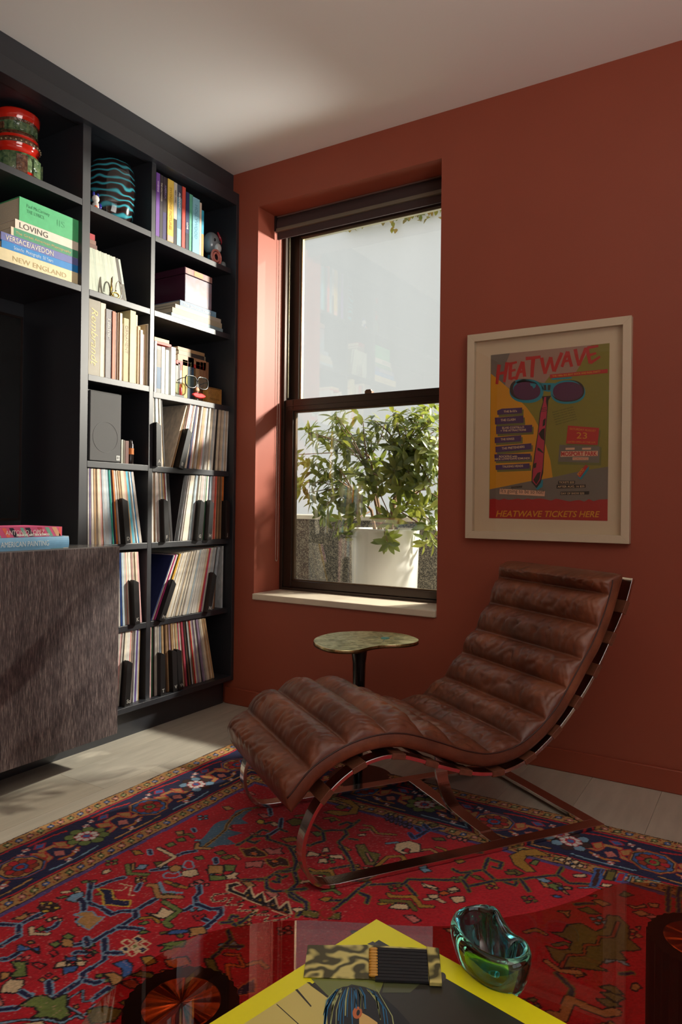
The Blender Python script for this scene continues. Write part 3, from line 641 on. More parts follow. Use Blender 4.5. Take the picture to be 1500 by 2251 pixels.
# ---- left niche shelf: stack of large art books (bottom to top)
zz = Z2+0.004
stack = [(0.052, 0.375, (232, 216, 172), 'cream art book at the bottom of the shelf stack', 'NEW ENGLAND', (186, 164, 112), 0.026, 0.20, 0.23, -0.914),
         (0.0275, 0.342, (38, 134, 206), 'bright blue book in the shelf stack', 'Scavullo  Photographs  50 Years', (206, 226, 236), 0.018, 0.14, 0.165, -0.916),
         (0.0285, 0.344, (112, 118, 176), 'violet blue book with large cream capitals in the stack', 'VERSACE/AVEDON', (240, 230, 204), 0.027, 0.05, 0.20, -0.917),
         (0.0305, 0.302, (88, 160, 122), 'green spined book with cream border in the stack', 'The Great American Photography', (206, 170, 110), 0.014, 0.06, 0.24, -0.920),
         (0.0335, 0.286, (230, 220, 202), 'white book with big black capitals under the green box', 'LOVING', (72, 68, 62), 0.030, 0.06, 0.120, -0.920),
         (0.088, 0.260, (84, 186, 124), 'thick green boxed book on top of the shelf stack', None, None, 0, 0, 0, -0.930)]
for t, h, rgb, lab, ti, tc_, ts, tp_, tw, yr in stack:
    bands = [(0.035, 0.965, (72, 150, 112))] if 'border' in lab else ()
    r = book(lab, t, h, 0.27, (232, 218, 188) if bands else rgb, flat(-0.052, yr, zz), title=ti, tcol=tc_ or (0, 0, 0), tsize=ts or None, tpos=tp_, twidth=tw or None, bands=bands, group=None)
    if 'boxed' in lab:
        for i, (tx, w) in enumerate((('Paul McCartney', 0.098), ('THE LYRICS', 0.074))):
            lettering(tx, lambda a, c, i=i: (0.0008, t*0.66-i*0.020+c, h*0.885-a), 0.018, cm((58, 140, 92)), r, width=w)
        lettering('IIS', lambda a, c: (0.0008, t*0.40+c, h*0.38-a), 0.034, cm((78, 172, 116)), r, width=0.036)
    zz += t + 0.0004

# ---- middle column, second shelf: row of slim grey-green volumes leaning left, little stack on top, wire ornament
zs = Z2; yy = -0.886
pal = [(196, 204, 182), (186, 196, 176), (204, 208, 186)]
tilts = np.linspace(5, 13, 14)
for i in range(14):
    t = (0.0165, 0.011, 0.0185)[i % 3]
    rgb = pal[i % 3] if i < 12 else ((70, 62, 48), (96, 92, 72))[i-12]
    lab = 'slim grey-green volume in the row leaning left on the shelf' if i < 12 else ('dark olive volume at the right end of the leaning row' if i == 12 else 'last volume of the leaning row, dark with a pale top half')
    yy += t/math.cos(math.radians(tilts[i])) + 0.0012
    h = 0.188
    book(lab, t, h, 0.14, rgb, up(-0.075, yy-t, zs, -tilts[i]), cat='book', group='slim grey-green volumes' if i < 12 else None, bands=[(0.45, 1.0, (196, 206, 190))] if i == 13 else ())
z0 = zs + 0.1935
for i, (t, h, rgb, lab) in enumerate(((0.020, 0.090, (112, 72, 58), 'brown book lying on the leaning grey-green row'), (0.017, 0.082, (140, 98, 80), 'tan book between the red and the brown one on the leaning row'), (0.024, 0.078, (176, 30, 40), 'red book on top of the leaning grey-green row'))):
    book(lab, t, h, 0.12, rgb, flat(-0.095, -0.802-0.006*i, z0)); z0 += t+0.0003
wy = zy(255, zs, -0.045)
wo = root('wire_ornament', (-0.045, wy, zs), 'small silver and gold bent-metal ornament in front of the grey-green row', 'ornament')
M_SIL = mat('polished_silver', (222, 216, 204), 0.15, 1.0); M_GLD = mat('old_gold', (176, 148, 70), 0.25, 1.0)
b = MB(); b.tube([(-0.045, wy-0.012, zs+0.002), (-0.047, wy-0.016, zs+0.03), (-0.046, wy-0.022, zs+0.06), (-0.045, wy-0.020, zs+0.088)], [.004, .0035, .004, .002], 8); b.build('upright', M_SIL, wo, smooth=True)
b = MB(); b.tube([(-0.045, wy-0.028, zs+0.002), (-0.044, wy-0.027, zs+0.04), (-0.046, wy-0.024, zs+0.082)], [.003, .003, .002], 8); b.build('upright', M_GLD, wo, smooth=True)
b = MB(); b.tube([(-0.045, wy+0.016*math.cos(a)+0.014, zs+0.040+0.036*math.sin(a)) for a in np.linspace(-1.4, 3.4, 18)], 0.0028, 8); b.build('loop', M_SIL, wo, smooth=True)
b = MB(); b.tube([(-0.043, wy-0.004+0.018*math.cos(a), zs+0.014+0.010*math.sin(a)) for a in np.linspace(0, 2*PI, 16)], 0.003, 8, cap=False); b.build('loop', M_GLD, wo, smooth=True)
b = MB(); b.box(-0.054, -0.036, wy-0.032, wy+0.034, zs, zs+0.004); b.build('foot', M_SIL, wo, bevel=0.001)

# ---- middle column, third shelf: tall art books
zs = Z3a
rows = [((194, 219.5, 659), (150, 142, 124), 'thick grey art book with large slanted gold lettering', 'Rembrandt', (226, 200, 130), 0.046, 0.235),
        ((220, 231, 666), (222, 206, 178), 'cream book next to the thick grey art book', None, None, 0, 0),
        ((232, 246, 680), (124, 120, 122), 'mid grey book with pale lettering in the art row', 'Tudor', (196, 190, 180), 0.026, 0.09),
        ((246.5, 252.5, 684), (208, 108, 70), 'orange spined book in the art row', None, None, 0, 0),
        ((253, 257, 687), (206, 196, 186), 'thin pale book beside the orange spine', None, None, 0, 0),
        ((257.3, 262, 687), (128, 98, 56), 'dark ochre book in the art row', None, None, 0, 0),
        ((262.5, 267.5, 688), (226, 214, 190), 'narrow white book after the ochre one', None, None, 0, 0),
        ((268, 271, 711), (238, 226, 208), 'very thin low white book in the art row', None, None, 0, 0),
        ((271.3, 284, 700), (186, 168, 122), 'patterned tan book in the art row', 'ORNAMENT', (140, 118, 78), 0.020, 0.12),
        ((285, 297, 682), (206, 198, 150), 'wide pale olive book in the art row', None, None, 0, 0),
        ((297.3, 301, 692), (220, 204, 166), 'thin buff book next to the pale olive one', None, None, 0, 0),
        ((302, 307.5, 717), (190, 152, 110), 'short brown book near the post in the art row', None, None, 0, 0),
        ((308, 313, 725), (226, 214, 204), 'short white book in the right part of the art row', None, None, 0, 0),
        ((313.4, 317.5, 735), (232, 206, 200), 'short pinkish book in the art row', None, None, 0, 0),
        ((318.5, 323, 714), (196, 178, 142), 'beige book second from the post', None, None, 0, 0),
        ((323.3, 328, 712), (232, 222, 206), 'white book standing against the post in the art row', None, None, 0, 0)]
for i, ((pl, pr, yt), rgb, lab, ti, tc_, ts, tw) in enumerate(rows):
    X = -0.040-0.004*((i*5) % 3); zt = float(onX((pl+pr)/2, yt, X)[2])
    upright(pl, pr, min(zt, Z2-TH-0.004), zs, X, rgb, lab, d=0.22, title=ti, tcol=tc_ or (0, 0, 0), tsize=ts or None, twidth=tw or None, tpos=0.11, shear=0.35 if i == 0 else 0)

# ---- middle column, fourth shelf: loudspeaker, little bottles
zs = Z4
ya, yb = zy(194.5, zs, -0.05), zy(266, zs, -0.05)
sp = root('loudspeaker', (-0.16, (ya+yb)/2, zs), 'small bookshelf loudspeaker with grey cloth grille', 'loudspeaker')
b = MB(); b.box(-0.28, -0.062, ya, yb, zs, zs+0.296); b.build('cabinet', mat('speaker_box', (30, 28, 28), 0.4), sp, bevel=0.002)
b = MB(); b.box(-0.0618, -0.050, ya+0.006, yb-0.002, zs+0.005, zs+0.292); b.build('grille', mat('grille_cloth', (92, 92, 92), 0.85, noise=(700, .25), bump=(900, .2)), sp, bevel=0.002)
cyl = (ya+yb)/2
b = MB(); b.tube([(-0.0495, cyl+0.064*math.cos(a), zs+0.105+0.064*math.sin(a)) for a in np.linspace(0, 2*PI, 40)], 0.0006, 6, cap=False); b.build('driver_ring', mat('grille_ring', (118, 118, 118), 0.8), sp)
b = MB(); b.box(-0.0502, -0.0488, yb-0.026, yb-0.008, zs+0.012, zs+0.032); bd = b.build('badge', mat('badge_silver', (206, 206, 202), 0.3, 0.5), sp)
b = MB(); b.box(-0.0489, -0.0484, yb-0.0225, yb-0.0115, zs+0.0165, zs+0.0285); b.build('badge_inset', mat('badge_dark', (62, 60, 60), 0.5), bd)
b = MB(); b.box(-0.0485, -0.0480, yb-0.0185, yb-0.0155, zs+0.0165, zs+0.0275); b.build('badge_stroke', mat('badge_silver', (206, 206, 202), 0.3, 0.5), bd)
for i, (px, w, h, c, c2, lab) in enumerate(((267, 0.009, 0.105, (214, 214, 196), None, 'thin pale card standing beside the loudspeaker'), (269.5, 0.013, 0.103, (92, 74, 52), None, 'olive brown little book beside the loudspeaker'), (275.6, 0.018, 0.102, (108, 62, 50), None, 'russet little book next to the olive one'))):
    y0 = zy(px, zs, -0.07); book(lab, w, h, 0.08, c, up(-0.07, y0, zs))
y0 = zy(286.5, zs, -0.085)
jb = root('spice_bottle', (-0.085, y0, zs), 'small dark bottle with orange label beside the russet book', 'bottle')
b = MB(); b.lathe([(0, 0), (.014, 0), (.015, .004), (.015, .088), (.010, .098), (.010, .108), (0, .108)], -0.085, y0, zs, 20); b.build('glass_body', mat('dark_bottle', (34, 26, 24), 0.15), jb, smooth=False, auto=40)
b = MB(); b.lathe([(.0152, .045), (.0153, .045), (.0153, .072), (.0152, .072)], -0.085, y0, zs, 20); b.build('label_band', mat('orange_label', (216, 124, 56), 0.6), jb)

# ---- right column, second shelf: lacquer box on a stack of large books
zs = Z2; zz = zs
for i, (t, pl, pr, rgb, lab, ti) in enumerate(((0.0225, 377, 490, (140, 164, 172), 'pale blue large-format book at the bottom of the stack under the lacquer box', None), (0.0255, 379, 488, (176, 164, 138), 'cream large-format book second from the bottom under the lacquer box', None), (0.019, 385.5, 486, (184, 176, 158), 'white large-format book below the lettered one', None), (0.026, 396, 475, (116, 136, 160), 'blue-grey lettered book directly under the lacquer box', 'The Jackson Years'))):
    y0, y1 = zy(pl, zz, -0.05), zy(pr, zz, -0.05)
    book(lab, t, y1-y0, 0.27, rgb, flat(-0.05, y1, zz), title=ti, tsize=0.017, tpos=0.08, twidth=0.19 if ti else None, tcol=(226, 222, 206), bands=[(0, 0.14, (120, 164, 190))] if i == 3 else ())
    zz += t+0.0004
ya, yb = zy(405.5, zz, -0.058), zy(465.5, zz, -0.058)
lb = root('lacquer_box', (-0.15, (ya+yb)/2, zz), 'purple lacquered box with pale blue marbled front on the large books', 'box')
hb = 2.136-zz
b = MB(); b.box(-0.26, -0.058, ya, yb, zz, zz+hb*0.80); b.build('body', mat('plum_lacquer', (74, 36, 54), 0.25, coat=0.4), lb, bevel=0.002)
b = MB(); b.box(-0.262, -0.056, ya-0.001, yb+0.001, zz+hb*0.81, zz+hb); b.build('lid', mat('plum_lacquer', (74, 36, 54), 0.25, coat=0.4), lb, bevel=0.002)
M_MARB = mat('marbled_paper', (112, 140, 162), 0.4, noise=(14, 0.5), rgb2=(146, 106, 110))
b = MB(); b.box(-0.0579, -0.0562, ya+0.003, yb-0.004, zz+0.004, zz+hb*0.79); b.build('front_panel', M_MARB, lb)
b = MB(); b.box(-0.0559, -0.0548, ya+0.003, yb-0.003, zz+hb*0.82, zz+hb*0.985); b.build('lid_panel', mat('marbled_lid', (156, 132, 108), 0.4, noise=(20, .5), rgb2=(150, 84, 92)), lb)
b = MB(); b.box(-0.0547, -0.0538, ya+0.060, ya+0.122, zz+hb*0.83, zz+hb*0.975); b.build('label_plate', mat('buff_plate', (186, 146, 84), 0.5), lb)

# ---- right column, third shelf: paperbacks, old books, disguise glasses
zs = Z3b
rows = [((339.5, 344, 749), (222, 212, 200), 'white paperback against the post beside the pictures spine', 1), ((344.3, 353.5, 760), (128, 130, 128), 'paperback with a busy grey and blue picture spine', 2), ((354.5, 362, 762), (226, 216, 200), 'plain white paperback right of the picture spine', 1), ((363.5, 370.5, 769), (204, 208, 200), 'pale grey paperback between two white ones', 1), ((376, 385.5, 763), (232, 230, 226), 'bright white wide paperback near the old books', 1),
        ((386.3, 391, 803), (190, 182, 150), 'short striped notebook beside the white paperback', 1), ((391.5, 395, 797), (66, 58, 56), 'narrow black book beside the notebook', 1), ((395.5, 399.5, 797), (206, 198, 196), 'slim white and red book behind the red lighter', 3), ((401, 412, 791), (214, 180, 92), 'mustard yellow book next to the dark blue one', 1), ((412.6, 425.5, 786), (46, 78, 108), 'dark blue cloth book with gold title behind the glasses', 4),
        ((430, 439, 795), (178, 138, 98), 'light brown leather book behind the glasses', 1), ((439.5, 446, 796), (164, 118, 86), 'brown leather book in the old set', 1), ((446.5, 452, 797), (158, 110, 82), 'reddish brown leather book in the old set', 1), ((452.5, 458, 796), (150, 106, 76), 'end volume of the old brown set', 1)]
tops = {}
for i, ((pl, pr, yt), rgb, lab, k) in enumerate(rows):
    X = -0.045 if i < 5 else -0.12
    zt = float(onX((pl+pr)/2, yt, X)[2])
    bands = {2: [(0.1, 0.55, (52, 92, 128)), (0.55, 0.92, (120, 112, 96))], 3: [(0.8, 1, (204, 60, 56)), (0.0, 0.3, (190, 40, 44))], 4: []}.get(k, [])
    upright(pl, pr, zt, zs, X, rgb, lab, d=0.17 if i < 5 else 0.13, bands=bands, title='Collected Tales' if k == 4 else None, tcol=(206, 190, 130), tsize=0.010 if k == 4 else None, tpos=0.1)
# horizontals lying on top
zt = float(onX(360, 752, -0.045)[2])+0.004
for i, (t, pl, pr, X, zt, rgb, lab, yw) in enumerate((
        (0.012, 340, 377, -0.06, 1.7375, (206, 70, 50), 'red paperback lying on the white paperbacks', 0), (0.015, 340, 372, -0.06, 1.750, (214, 186, 130), 'buff paperback lying on top of the red one', 0),
        (0.018, 388, 452, -0.12, 1.6845, (190, 52, 42), 'red book lying across the mustard and blue books', 0), (0.030, 391, 453, -0.12, 1.703, (186, 136, 100), 'thick tan book lying above the red one', 0), (0.020, 393, 452, -0.12, 1.7335, (150, 140, 110), 'olive book with a dark patch lying on the tan one', 0), (0.016, 391, 450, -0.12, 1.754, (176, 140, 98), 'worn brown book topmost of the lying pile', 0))):
    y0, y1 = zy(pl, zt, X), zy(pr, zt, X)
    book(lab, t, y1-y0, 0.12, rgb, flat(X, y1, zt, yw), bands=[(0.05, 0.55, (52, 44, 40))] if 'dark patch' in lab else ())
# red lighter, grey card holder, printed tin
y0 = zy(397, zs, -0.062)
lt = root('lighter', (-0.062, y0, zs), 'small red cigarette lighter standing before the yellow book', 'lighter')
b = MB(); b.lathe([(0, 0), (.0065, 0), (.007, .003), (.007, .036), (.0065, .038), (0, .038)], -0.062, y0, zs+0.012, 16); b.build('fuel_body', mat('lighter_red', (196, 40, 36), 0.25), lt, auto=40, smooth=False)
b = MB(); b.lathe([(0, 0), (.006, 0), (.006, .014), (.003, .018), (0, .018)], -0.062, y0, zs+0.050, 14); b.build('cap', mat('lighter_cap', (222, 120, 70), 0.3, .3), lt, auto=40)
b = MB(); b.box(-0.08, -0.045, zy(386, zs, -.045), zy(405, zs, -.045), zs, zs+0.012); tag(b.build('card_holder', mat('slate_card', (70, 80, 80), 0.5), None, (-0.06, y0, zs), bevel=0.001), 'flat slate grey card case under the red lighter', 'card case')
y0, y1 = zy(457, zs, -.065), zy(487.5, zs, -.065)
tb = root('printed_tin', (-0.08, (y0+y1)/2, zs), 'small yellow-brown printed matchbox-like tin at the right end of the old books', 'tin')
b = MB(); b.box(-0.10, -0.065, y0, y1, zs, zs+0.084); b.build('body', mat('tin_ochre', (172, 124, 60), 0.45, noise=(30, .3)), tb, bevel=0.002)
lettering('THE QUEEN', lambda a, c: (-0.0643, y0+0.012+a, zs+0.022+c), 0.014, mat('tin_print', (84, 52, 30), 0.6), tb, width=0.07)
b = MB(); b.box(-0.0648, -0.0644, y0+0.004, y1-0.014, zs+0.078, zs+0.081); b.build('print_line', mat('tin_print', (84, 52, 30), 0.6), tb)
# disguise glasses with nose and red lips, perched in front of the books
gz = zs; gy = zy(431, gz+0.05, -0.05); GX = -0.040
dg_ = root('novelty_glasses', (GX, gy, gz), 'novelty display of black-rimmed glasses over bright red lips', 'novelty')
M_RIM = mat('black_rim', (30, 30, 24), 0.2); M_LIP = mat('red_lips', (206, 22, 24), 0.18, coat=0.6); M_NOSE = mat('tan_nose', (196, 142, 104), 0.5)
for k, dy in enumerate((-0.046, 0.038)):
    b = MB(); pts = []
    for a in np.linspace(0, 2*PI, 28):
        c, s_ = math.cos(a), math.sin(a); pts.append((GX-0.002*k, gy+dy+0.037*math.copysign(abs(c)**0.8, c), gz+0.083+0.004*k+0.028*math.copysign(abs(s_)**0.8, s_)+(0.006 if s_ > 0 else 0)*abs(c)))
    b.tube(pts, 0.0032, 8, cap=False); rm = b.build('rim', M_RIM, dg_, smooth=True)
    b = MB(); b.flat([(p[1], p[2]) for p in pts[:-1]], lambda y, z: (GX-0.001, y, z)); b.build('lens', pane_mat('green_lens', (0.62, 0.72, 0.5), 1.0), rm)
b = MB(); b.tube([(GX, gy-0.012, gz+0.092), (GX+0.003, gy-0.004, gz+0.097), (GX, gy+0.004, gz+0.093)], 0.003, 8); b.build('bridge', M_RIM, dg_, smooth=True)
for s_ in (-1, 1):
    b = MB(); b.tube([(GX, gy+s_*0.080+(-0.003), gz+0.098), (GX-0.03, gy+s_*0.079, gz+0.098), (GX-0.06, gy+s_*0.076, gz+0.090)], 0.002, 6); b.build('temple', M_RIM, dg_, smooth=True)
b = MB(); b.add([(GX-0.006, gy-0.006, gz+0.088), (GX-0.006, gy+0.004, gz+0.088), (GX+0.012, gy-0.020, gz+0.040), (GX+0.012, gy+0.020, gz+0.040), (GX-0.008, gy-0.024, gz+0.036), (GX-0.008, gy+0.024, gz+0.036)], [(0, 2, 3, 1), (0, 4, 2), (1, 3, 5), (2, 4, 5, 3), (0, 1, 5, 4)])
nz = b.build('nose', M_NOSE, dg_, smooth=True); md = nz.modifiers.new('sub', 'SUBSURF'); md.levels = 2; md.render_levels = 2
b = MB(); lip = []
for i in range(33):
    t = -1+2*i/32; up_ = 0.013*(1-t*t)**0.6*(1-0.25*math.exp(-(t/0.16)**2)); lip.append((t*0.047, up_))
for i in range(31, 0, -1):
    t = -1+2*i/32; lip.append((t*0.047, -0.014*(1-t*t)**0.7))
b.prism(lip, GX+0.002, GX+0.012, lambda a, c, h: (h, gy+0.002+a, gz+0.024+c)); lo = b.build('lips', M_LIP, dg_, bevel=0.004, seg=3)
b = MB(); b.box(GX-0.004, GX+0.002, gy-0.004, gy+0.004, gz, gz+0.08); b.build('stand', M_RIM, dg_)

# ---- two books on the cabinet
zt = CZ1
r = book('light blue art book with white lettering at the bottom of the pair on the cabinet', 0.044, 0.315, 0.23, (122, 176, 212), flat(0.118, -1.088, zt), title='AMERICAN PAINTING', tcol=(220, 230, 226), tsize=0.026, tpos=0.14, twidth=0.185, rounded=True, bands=[(0.0, 0.07, (206, 188, 150)), (0.07, 0.24, (86, 128, 122))])
r = book('pink and black striped art book on top of the blue one on the cabinet', 0.034, 0.315, 0.22, (216, 92, 134), flat(0.112, -1.112, zt+0.0445), title='ANTONIO LOPEZ', tcol=(240, 226, 220), tsize=0.022, tpos=0.29, twidth=0.15)
for i, (z0, w, c) in enumerate(((0.92, 0.05, (52, 44, 60)), (0.82, 0.05, (120, 196, 170)), (0.71, 0.045, (240, 112, 92)), (0.62, 0.05, (48, 44, 60)), (0.50, 0.04, (120, 190, 168)), (0.42, 0.06, (52, 44, 58)), (0.27, 0.06, (186, 60, 84)), (0.18, 0.05, (120, 176, 150)), (0.08, 0.06, (222, 170, 130)), (0.01, 0.03, (240, 100, 90)))):
    b = MB(); h = 0.315; b.add([(0.0003, 0.001, h*z0-0.02), (0.0003, 0.001, h*(z0+w)-0.02), (0.0003, 0.033, h*(z0+w)), (0.0003, 0.033, h*z0)] if z0 > 0.07 else [(0.0003, 0.001, h*z0), (0.0003, 0.001, h*(z0+w)), (0.0003, 0.033, h*(z0+w)), (0.0003, 0.033, h*z0)], [(0, 1, 2, 3)]); b.build('spine_stripe', cm(c), r)
lettering('FASHION, ART, SEX & DISCO', lambda a, c: (0.0009, 0.004+c, 0.315*0.58-a), 0.009, cm((244, 240, 232)), r, width=0.13, bold=0.0006)
# ================================================================== record collection
LPW = 0.313
LPC = dict(cream=(226, 212, 186), white=(230, 226, 216), grey=(188, 182, 174), pale_blue=(178, 196, 206), tan=(190, 156, 114), pink=(222, 176, 172), black=(38, 34, 36), brown=(120, 90, 66), green=(60, 124, 84), teal=(64, 186, 164), red=(204, 52, 52), crimson=(168, 62, 78), yellow=(232, 184, 58), blue=(44, 78, 150), sky=(92, 190, 216), bright_blue=(34, 148, 212), orange=(230, 132, 60), lime=(164, 200, 66), purple=(96, 74, 140), magenta=(206, 70, 140), navy=(38, 46, 92), silver=(196, 204, 206), ivory=(236, 226, 206), coral=(236, 104, 84), mauve=(150, 130, 156))
LPM = {}
def lp_mesh(c):
    if c not in LPM:
        b = MB(); b.box(-LPW, 0, 0, 1, 0, LPW)
        m = mat('sleeve_'+c, LPC[c], 0.55, noise=(55, 0.22), stretch=(1, 0.02, 0.45))
        LPM[c] = b.mesh('record_sleeve', m)
    return LPM[c]
def lean_M(X, y, z, t, th):
    """th > 0: top leans towards +Y; the lower corner on the leaning side rests on the shelf at y"""
    a = math.radians(th); piv = t if th > 0 else 0.0
    return Matrix.Translation((X, y, z)) @ Matrix.Rotation(-a, 4, 'X') @ Matrix.Translation((0, -piv, 0))
CN1 = {'pale_blue': 'bluish', 'bright_blue': 'azure'}
ROWS = {}
def sleeve(X, y, z, t, th, c, where):
    o = bpy.data.objects.new('record_sleeve', lp_mesh(c)); COL.objects.link(o)
    o.matrix_world = lean_M(X, y, z, t, th) @ Matrix.Diagonal((1, t, 1, 1))
    ROWS.setdefault(where, []).append((y, CN1.get(c, c), o))
M_DIV = mat('divider_black', (20, 18, 19), 0.45); M_DTX = mat('divider_letter', (150, 146, 140), 0.6)
def divider(X, y, z, th, letter, where, w=0.030, h=0.195):
    r = bpy.data.objects.new('record_divider', None); COL.objects.link(r); r.empty_display_size = 0.02; WLOC[r.name] = (0, 0, 0)
    r.matrix_world = lean_M(X, y, z, 0.003, th)
    lab = 'black record divider %s %s' % (('lettered '+letter) if letter else 'with an unreadable letter', where)
    tag(r, lab, 'divider', 'record dividers')
    b = MB(); b.prism([(0.0, 0.0), (0.0, h*0.97), (-0.02, h), (-0.24, h), (-0.24, 0.0)], 0, 0.003, lambda a, c, hh: (a, hh, c)); b.build('plate', M_DIV, r)
    b = MB(); b.prism([(0.0, 0.0), (w, 0.0), (w, h*0.93), (w*0.15, h), (0, h*0.99)], 0.0, 0.022, lambda a, c, hh: (hh, a, c)); b.build('front_lip', M_DIV, r, bevel=0.001)
    if letter: lettering(letter, lambda a, c: (0.0226, w*0.30+a, 0.014+c), 0.022, M_DTX, r, bold=0.0006)
PALE = ['cream', 'white', 'grey', 'ivory', 'silver', 'pale_blue', 'cream', 'white', 'tan', 'grey', 'ivory', 'pink']
DARK = ['grey', 'tan', 'brown', 'black', 'mauve', 'cream', 'brown', 'silver', 'tan', 'black']
def row(z, ya, yb, th0, th1, where, accents=(), pal=PALE, tav=0.0088, X=-0.036, divs=(), seed=1, curve=1.0):
    """sleeves packed from ya to yb on a shelf top; lean runs from th0 to th1; accents = {fraction: (colour, thickness)}"""
    R = random.Random(seed); y = ya; acc = sorted(accents); dv = sorted(divs); k = 0
    while True:
        f = (y-ya)/(yb-ya); th = th0+(th1-th0)*max(0, min(1, f))**curve
        c = pal[R.randrange(len(pal))]; t = tav*R.uniform(0.6, 1.45)
        if acc and f >= acc[0][0]: _, c, t = acc.pop(0)
        step = t/math.cos(math.radians(th))
        if y+step > yb: break
        if dv and f >= dv[0][0]:
            _, L = dv.pop(0); divider(X+0.004, y+(0.003 if th > 0 else 0), z, th, L, where); y += 0.0034
        sleeve(X-R.uniform(0, 0.008)+R.choice((0, 0, .003)), (y+step) if th > 0 else y, z, t, th, c, where); y += step+0.0003
    return y
W1 = 'on the shelf under the loudspeaker'
row(Z5, -0.889, -0.578, -0.6, -10.5, W1, [(0.0, 'black', .010), (0.04, 'purple', .004), (0.27, 'orange', .004), (0.43, 'teal', .004), (0.47, 'black', .007), (0.485, 'blue', .004), (0.5, 'orange', .005), (0.52, 'black', .008), (0.74, 'pink', .008), (0.80, 'sky', .013), (0.86, 'white', .006), (0.885, 'bright_blue', .007), (0.92, 'grey', .012), (0.965, 'grey', .010)], divs=[(0.58, 'D')], seed=3)
W2 = 'on the shelf below the novelty glasses'
row(Z4-0.002, -0.535, -0.448, -1.0, -5.0, W2, [(0.1, 'tan', .004), (0.35, 'ivory', .009), (0.62, 'yellow', .004), (0.78, 'black', .006), (0.85, 'silver', .013)], divs=[(0.0, 'A')], seed=5, tav=.0085)
divider(-0.032, -0.392, Z4-0.002, 17, 'B', W2, w=0.034)
sleeve(-0.044, -0.4135, Z4-0.002, .006, 19.0, 'cream', W2); sleeve(-0.044, -0.4005, Z4-0.002, .005, 18.0, 'tan', W2)
row(Z4-0.002, -0.386, -0.030, 15.0, 2.0, W2, [(0.03, 'white', .006), (0.06, 'pale_blue', .008), (0.20, 'navy', .010), (0.62, 'silver', .014), (0.70, 'yellow', .005), (0.72, 'black', .013), (0.80, 'brown', .009), (0.88, 'pale_blue', .010), (0.93, 'tan', .005)], seed=8, curve=.7)
W3 = 'on the shelf above the steeply leaning records'
row(Z5, -0.535, -0.395, -0.6, -6.5, W3, [(0.0, 'pink', .008), (0.5, 'pale_blue', .013), (0.66, 'lime', .006), (0.71, 'crimson', .006), (0.77, 'ivory', .008), (0.85, 'black', .014)], divs=[(0.36, 'F')], seed=11)
sleeve(-0.052, -0.372, Z5, .006, 11.0, 'black', W3)
row(Z5, -0.362, -0.045, 11.0, 0.3, W3, [(0.02, 'grey', .010), (0.30, 'black', .006), (0.48, 'green', .005), (0.58, 'navy', .005), (0.60, 'pale_blue', .012), (0.74, 'coral', .008), (0.78, 'brown', .010), (0.82, 'tan', .010), (0.86, 'brown', .011), (0.94, 'orange', .009)], divs=[(0.28, 'G'), (0.52, 'H'), (0.93, 'J')], seed=13, curve=.8)
W4 = 'on the shelf of steeply leaning records'
row(Z6, -0.530, -0.120, 25.0, 9.0, W4, [(0.0, 'navy', .006), (0.022, 'navy', .005), (0.042, 'magenta', .005), (0.07, 'black', .010), (0.11, 'yellow', .007), (0.60, 'purple', .005), (0.72, 'black', .005), (0.745, 'coral', .011), (0.78, 'magenta', .006), (0.86, 'silver', .012), (0.92, 'black', .009), (0.95, 'pale_blue', .012)], divs=[(0.055, 'M'), (0.80, 'N')], seed=17, tav=.0092, pal=['white', 'silver', 'ivory', 'pale_blue', 'grey', 'cream', 'white'])
row(Z6, -0.110, -0.072, 4.0, 2.0, W4, (), pal=['tan', 'brown', 'tan'], seed=19, X=-0.055)
sleeve(-0.050, -0.034, Z6, .011, 0.5, 'silver', W4)
W5 = 'on the lowest shelf of the right column'
row(Z7, -0.535, -0.100, 0.0, -13.5, W5, [(0.0, 'pink', .006), (0.03, 'green', .006), (0.05, 'grey', .013), (0.13, 'navy', .006), (0.15, 'pale_blue', .011), (0.22, 'brown', .009), (0.33, 'coral', .006), (0.43, 'teal', .006), (0.46, 'crimson', .012), (0.52, 'crimson', .011), (0.60, 'black', .007), (0.68, 'red', .007), (0.80, 'mauve', .010)], pal=DARK+['white', 'cream'], divs=[(0.10, 'T'), (0.27, 'V'), (0.36, 'W')], seed=23)
W6 = 'on the middle shelf behind the cabinet end'
row(Z6, -0.800, -0.578, -0.3, -5.0, W6, [(0.2, 'white', .01), (0.42, 'pale_blue', .008), (0.45, 'blue', .006), (0.48, 'pale_blue', .012), (0.62, 'coral', .006), (0.68, 'white', .012)], divs=[(0.66, 'K')], seed=29)
W7 = 'on the bottom shelf behind the cabinet end'
row(Z7, -0.800, -0.582, 7.0, 0.5, W7, [(0.3, 'pink', .014), (0.42, 'black', .006), (0.5, 'white', .018), (0.64, 'red', .006), (0.80, 'purple', .012), (0.90, 'tan', .007)], divs=[(0.44, 'So')], seed=31)
for where, lst in ROWS.items():      # each sleeve is named by its spine colour and its neighbours' colours
    lst.sort(key=lambda q: q[0])
    for i, (_, c, o) in enumerate(lst):
        a = lst[i-1][1] if i else None; e = lst[i+1][1] if i+1 < len(lst) else None
        nb_ = ('between two %s ones' % a if a == e else 'between %s and %s ones' % (a, e)) if a and e else 'ending the row'
        tag(o, '%s record sleeve %s %s' % (c, nb_, where), 'record', 'records '+where)
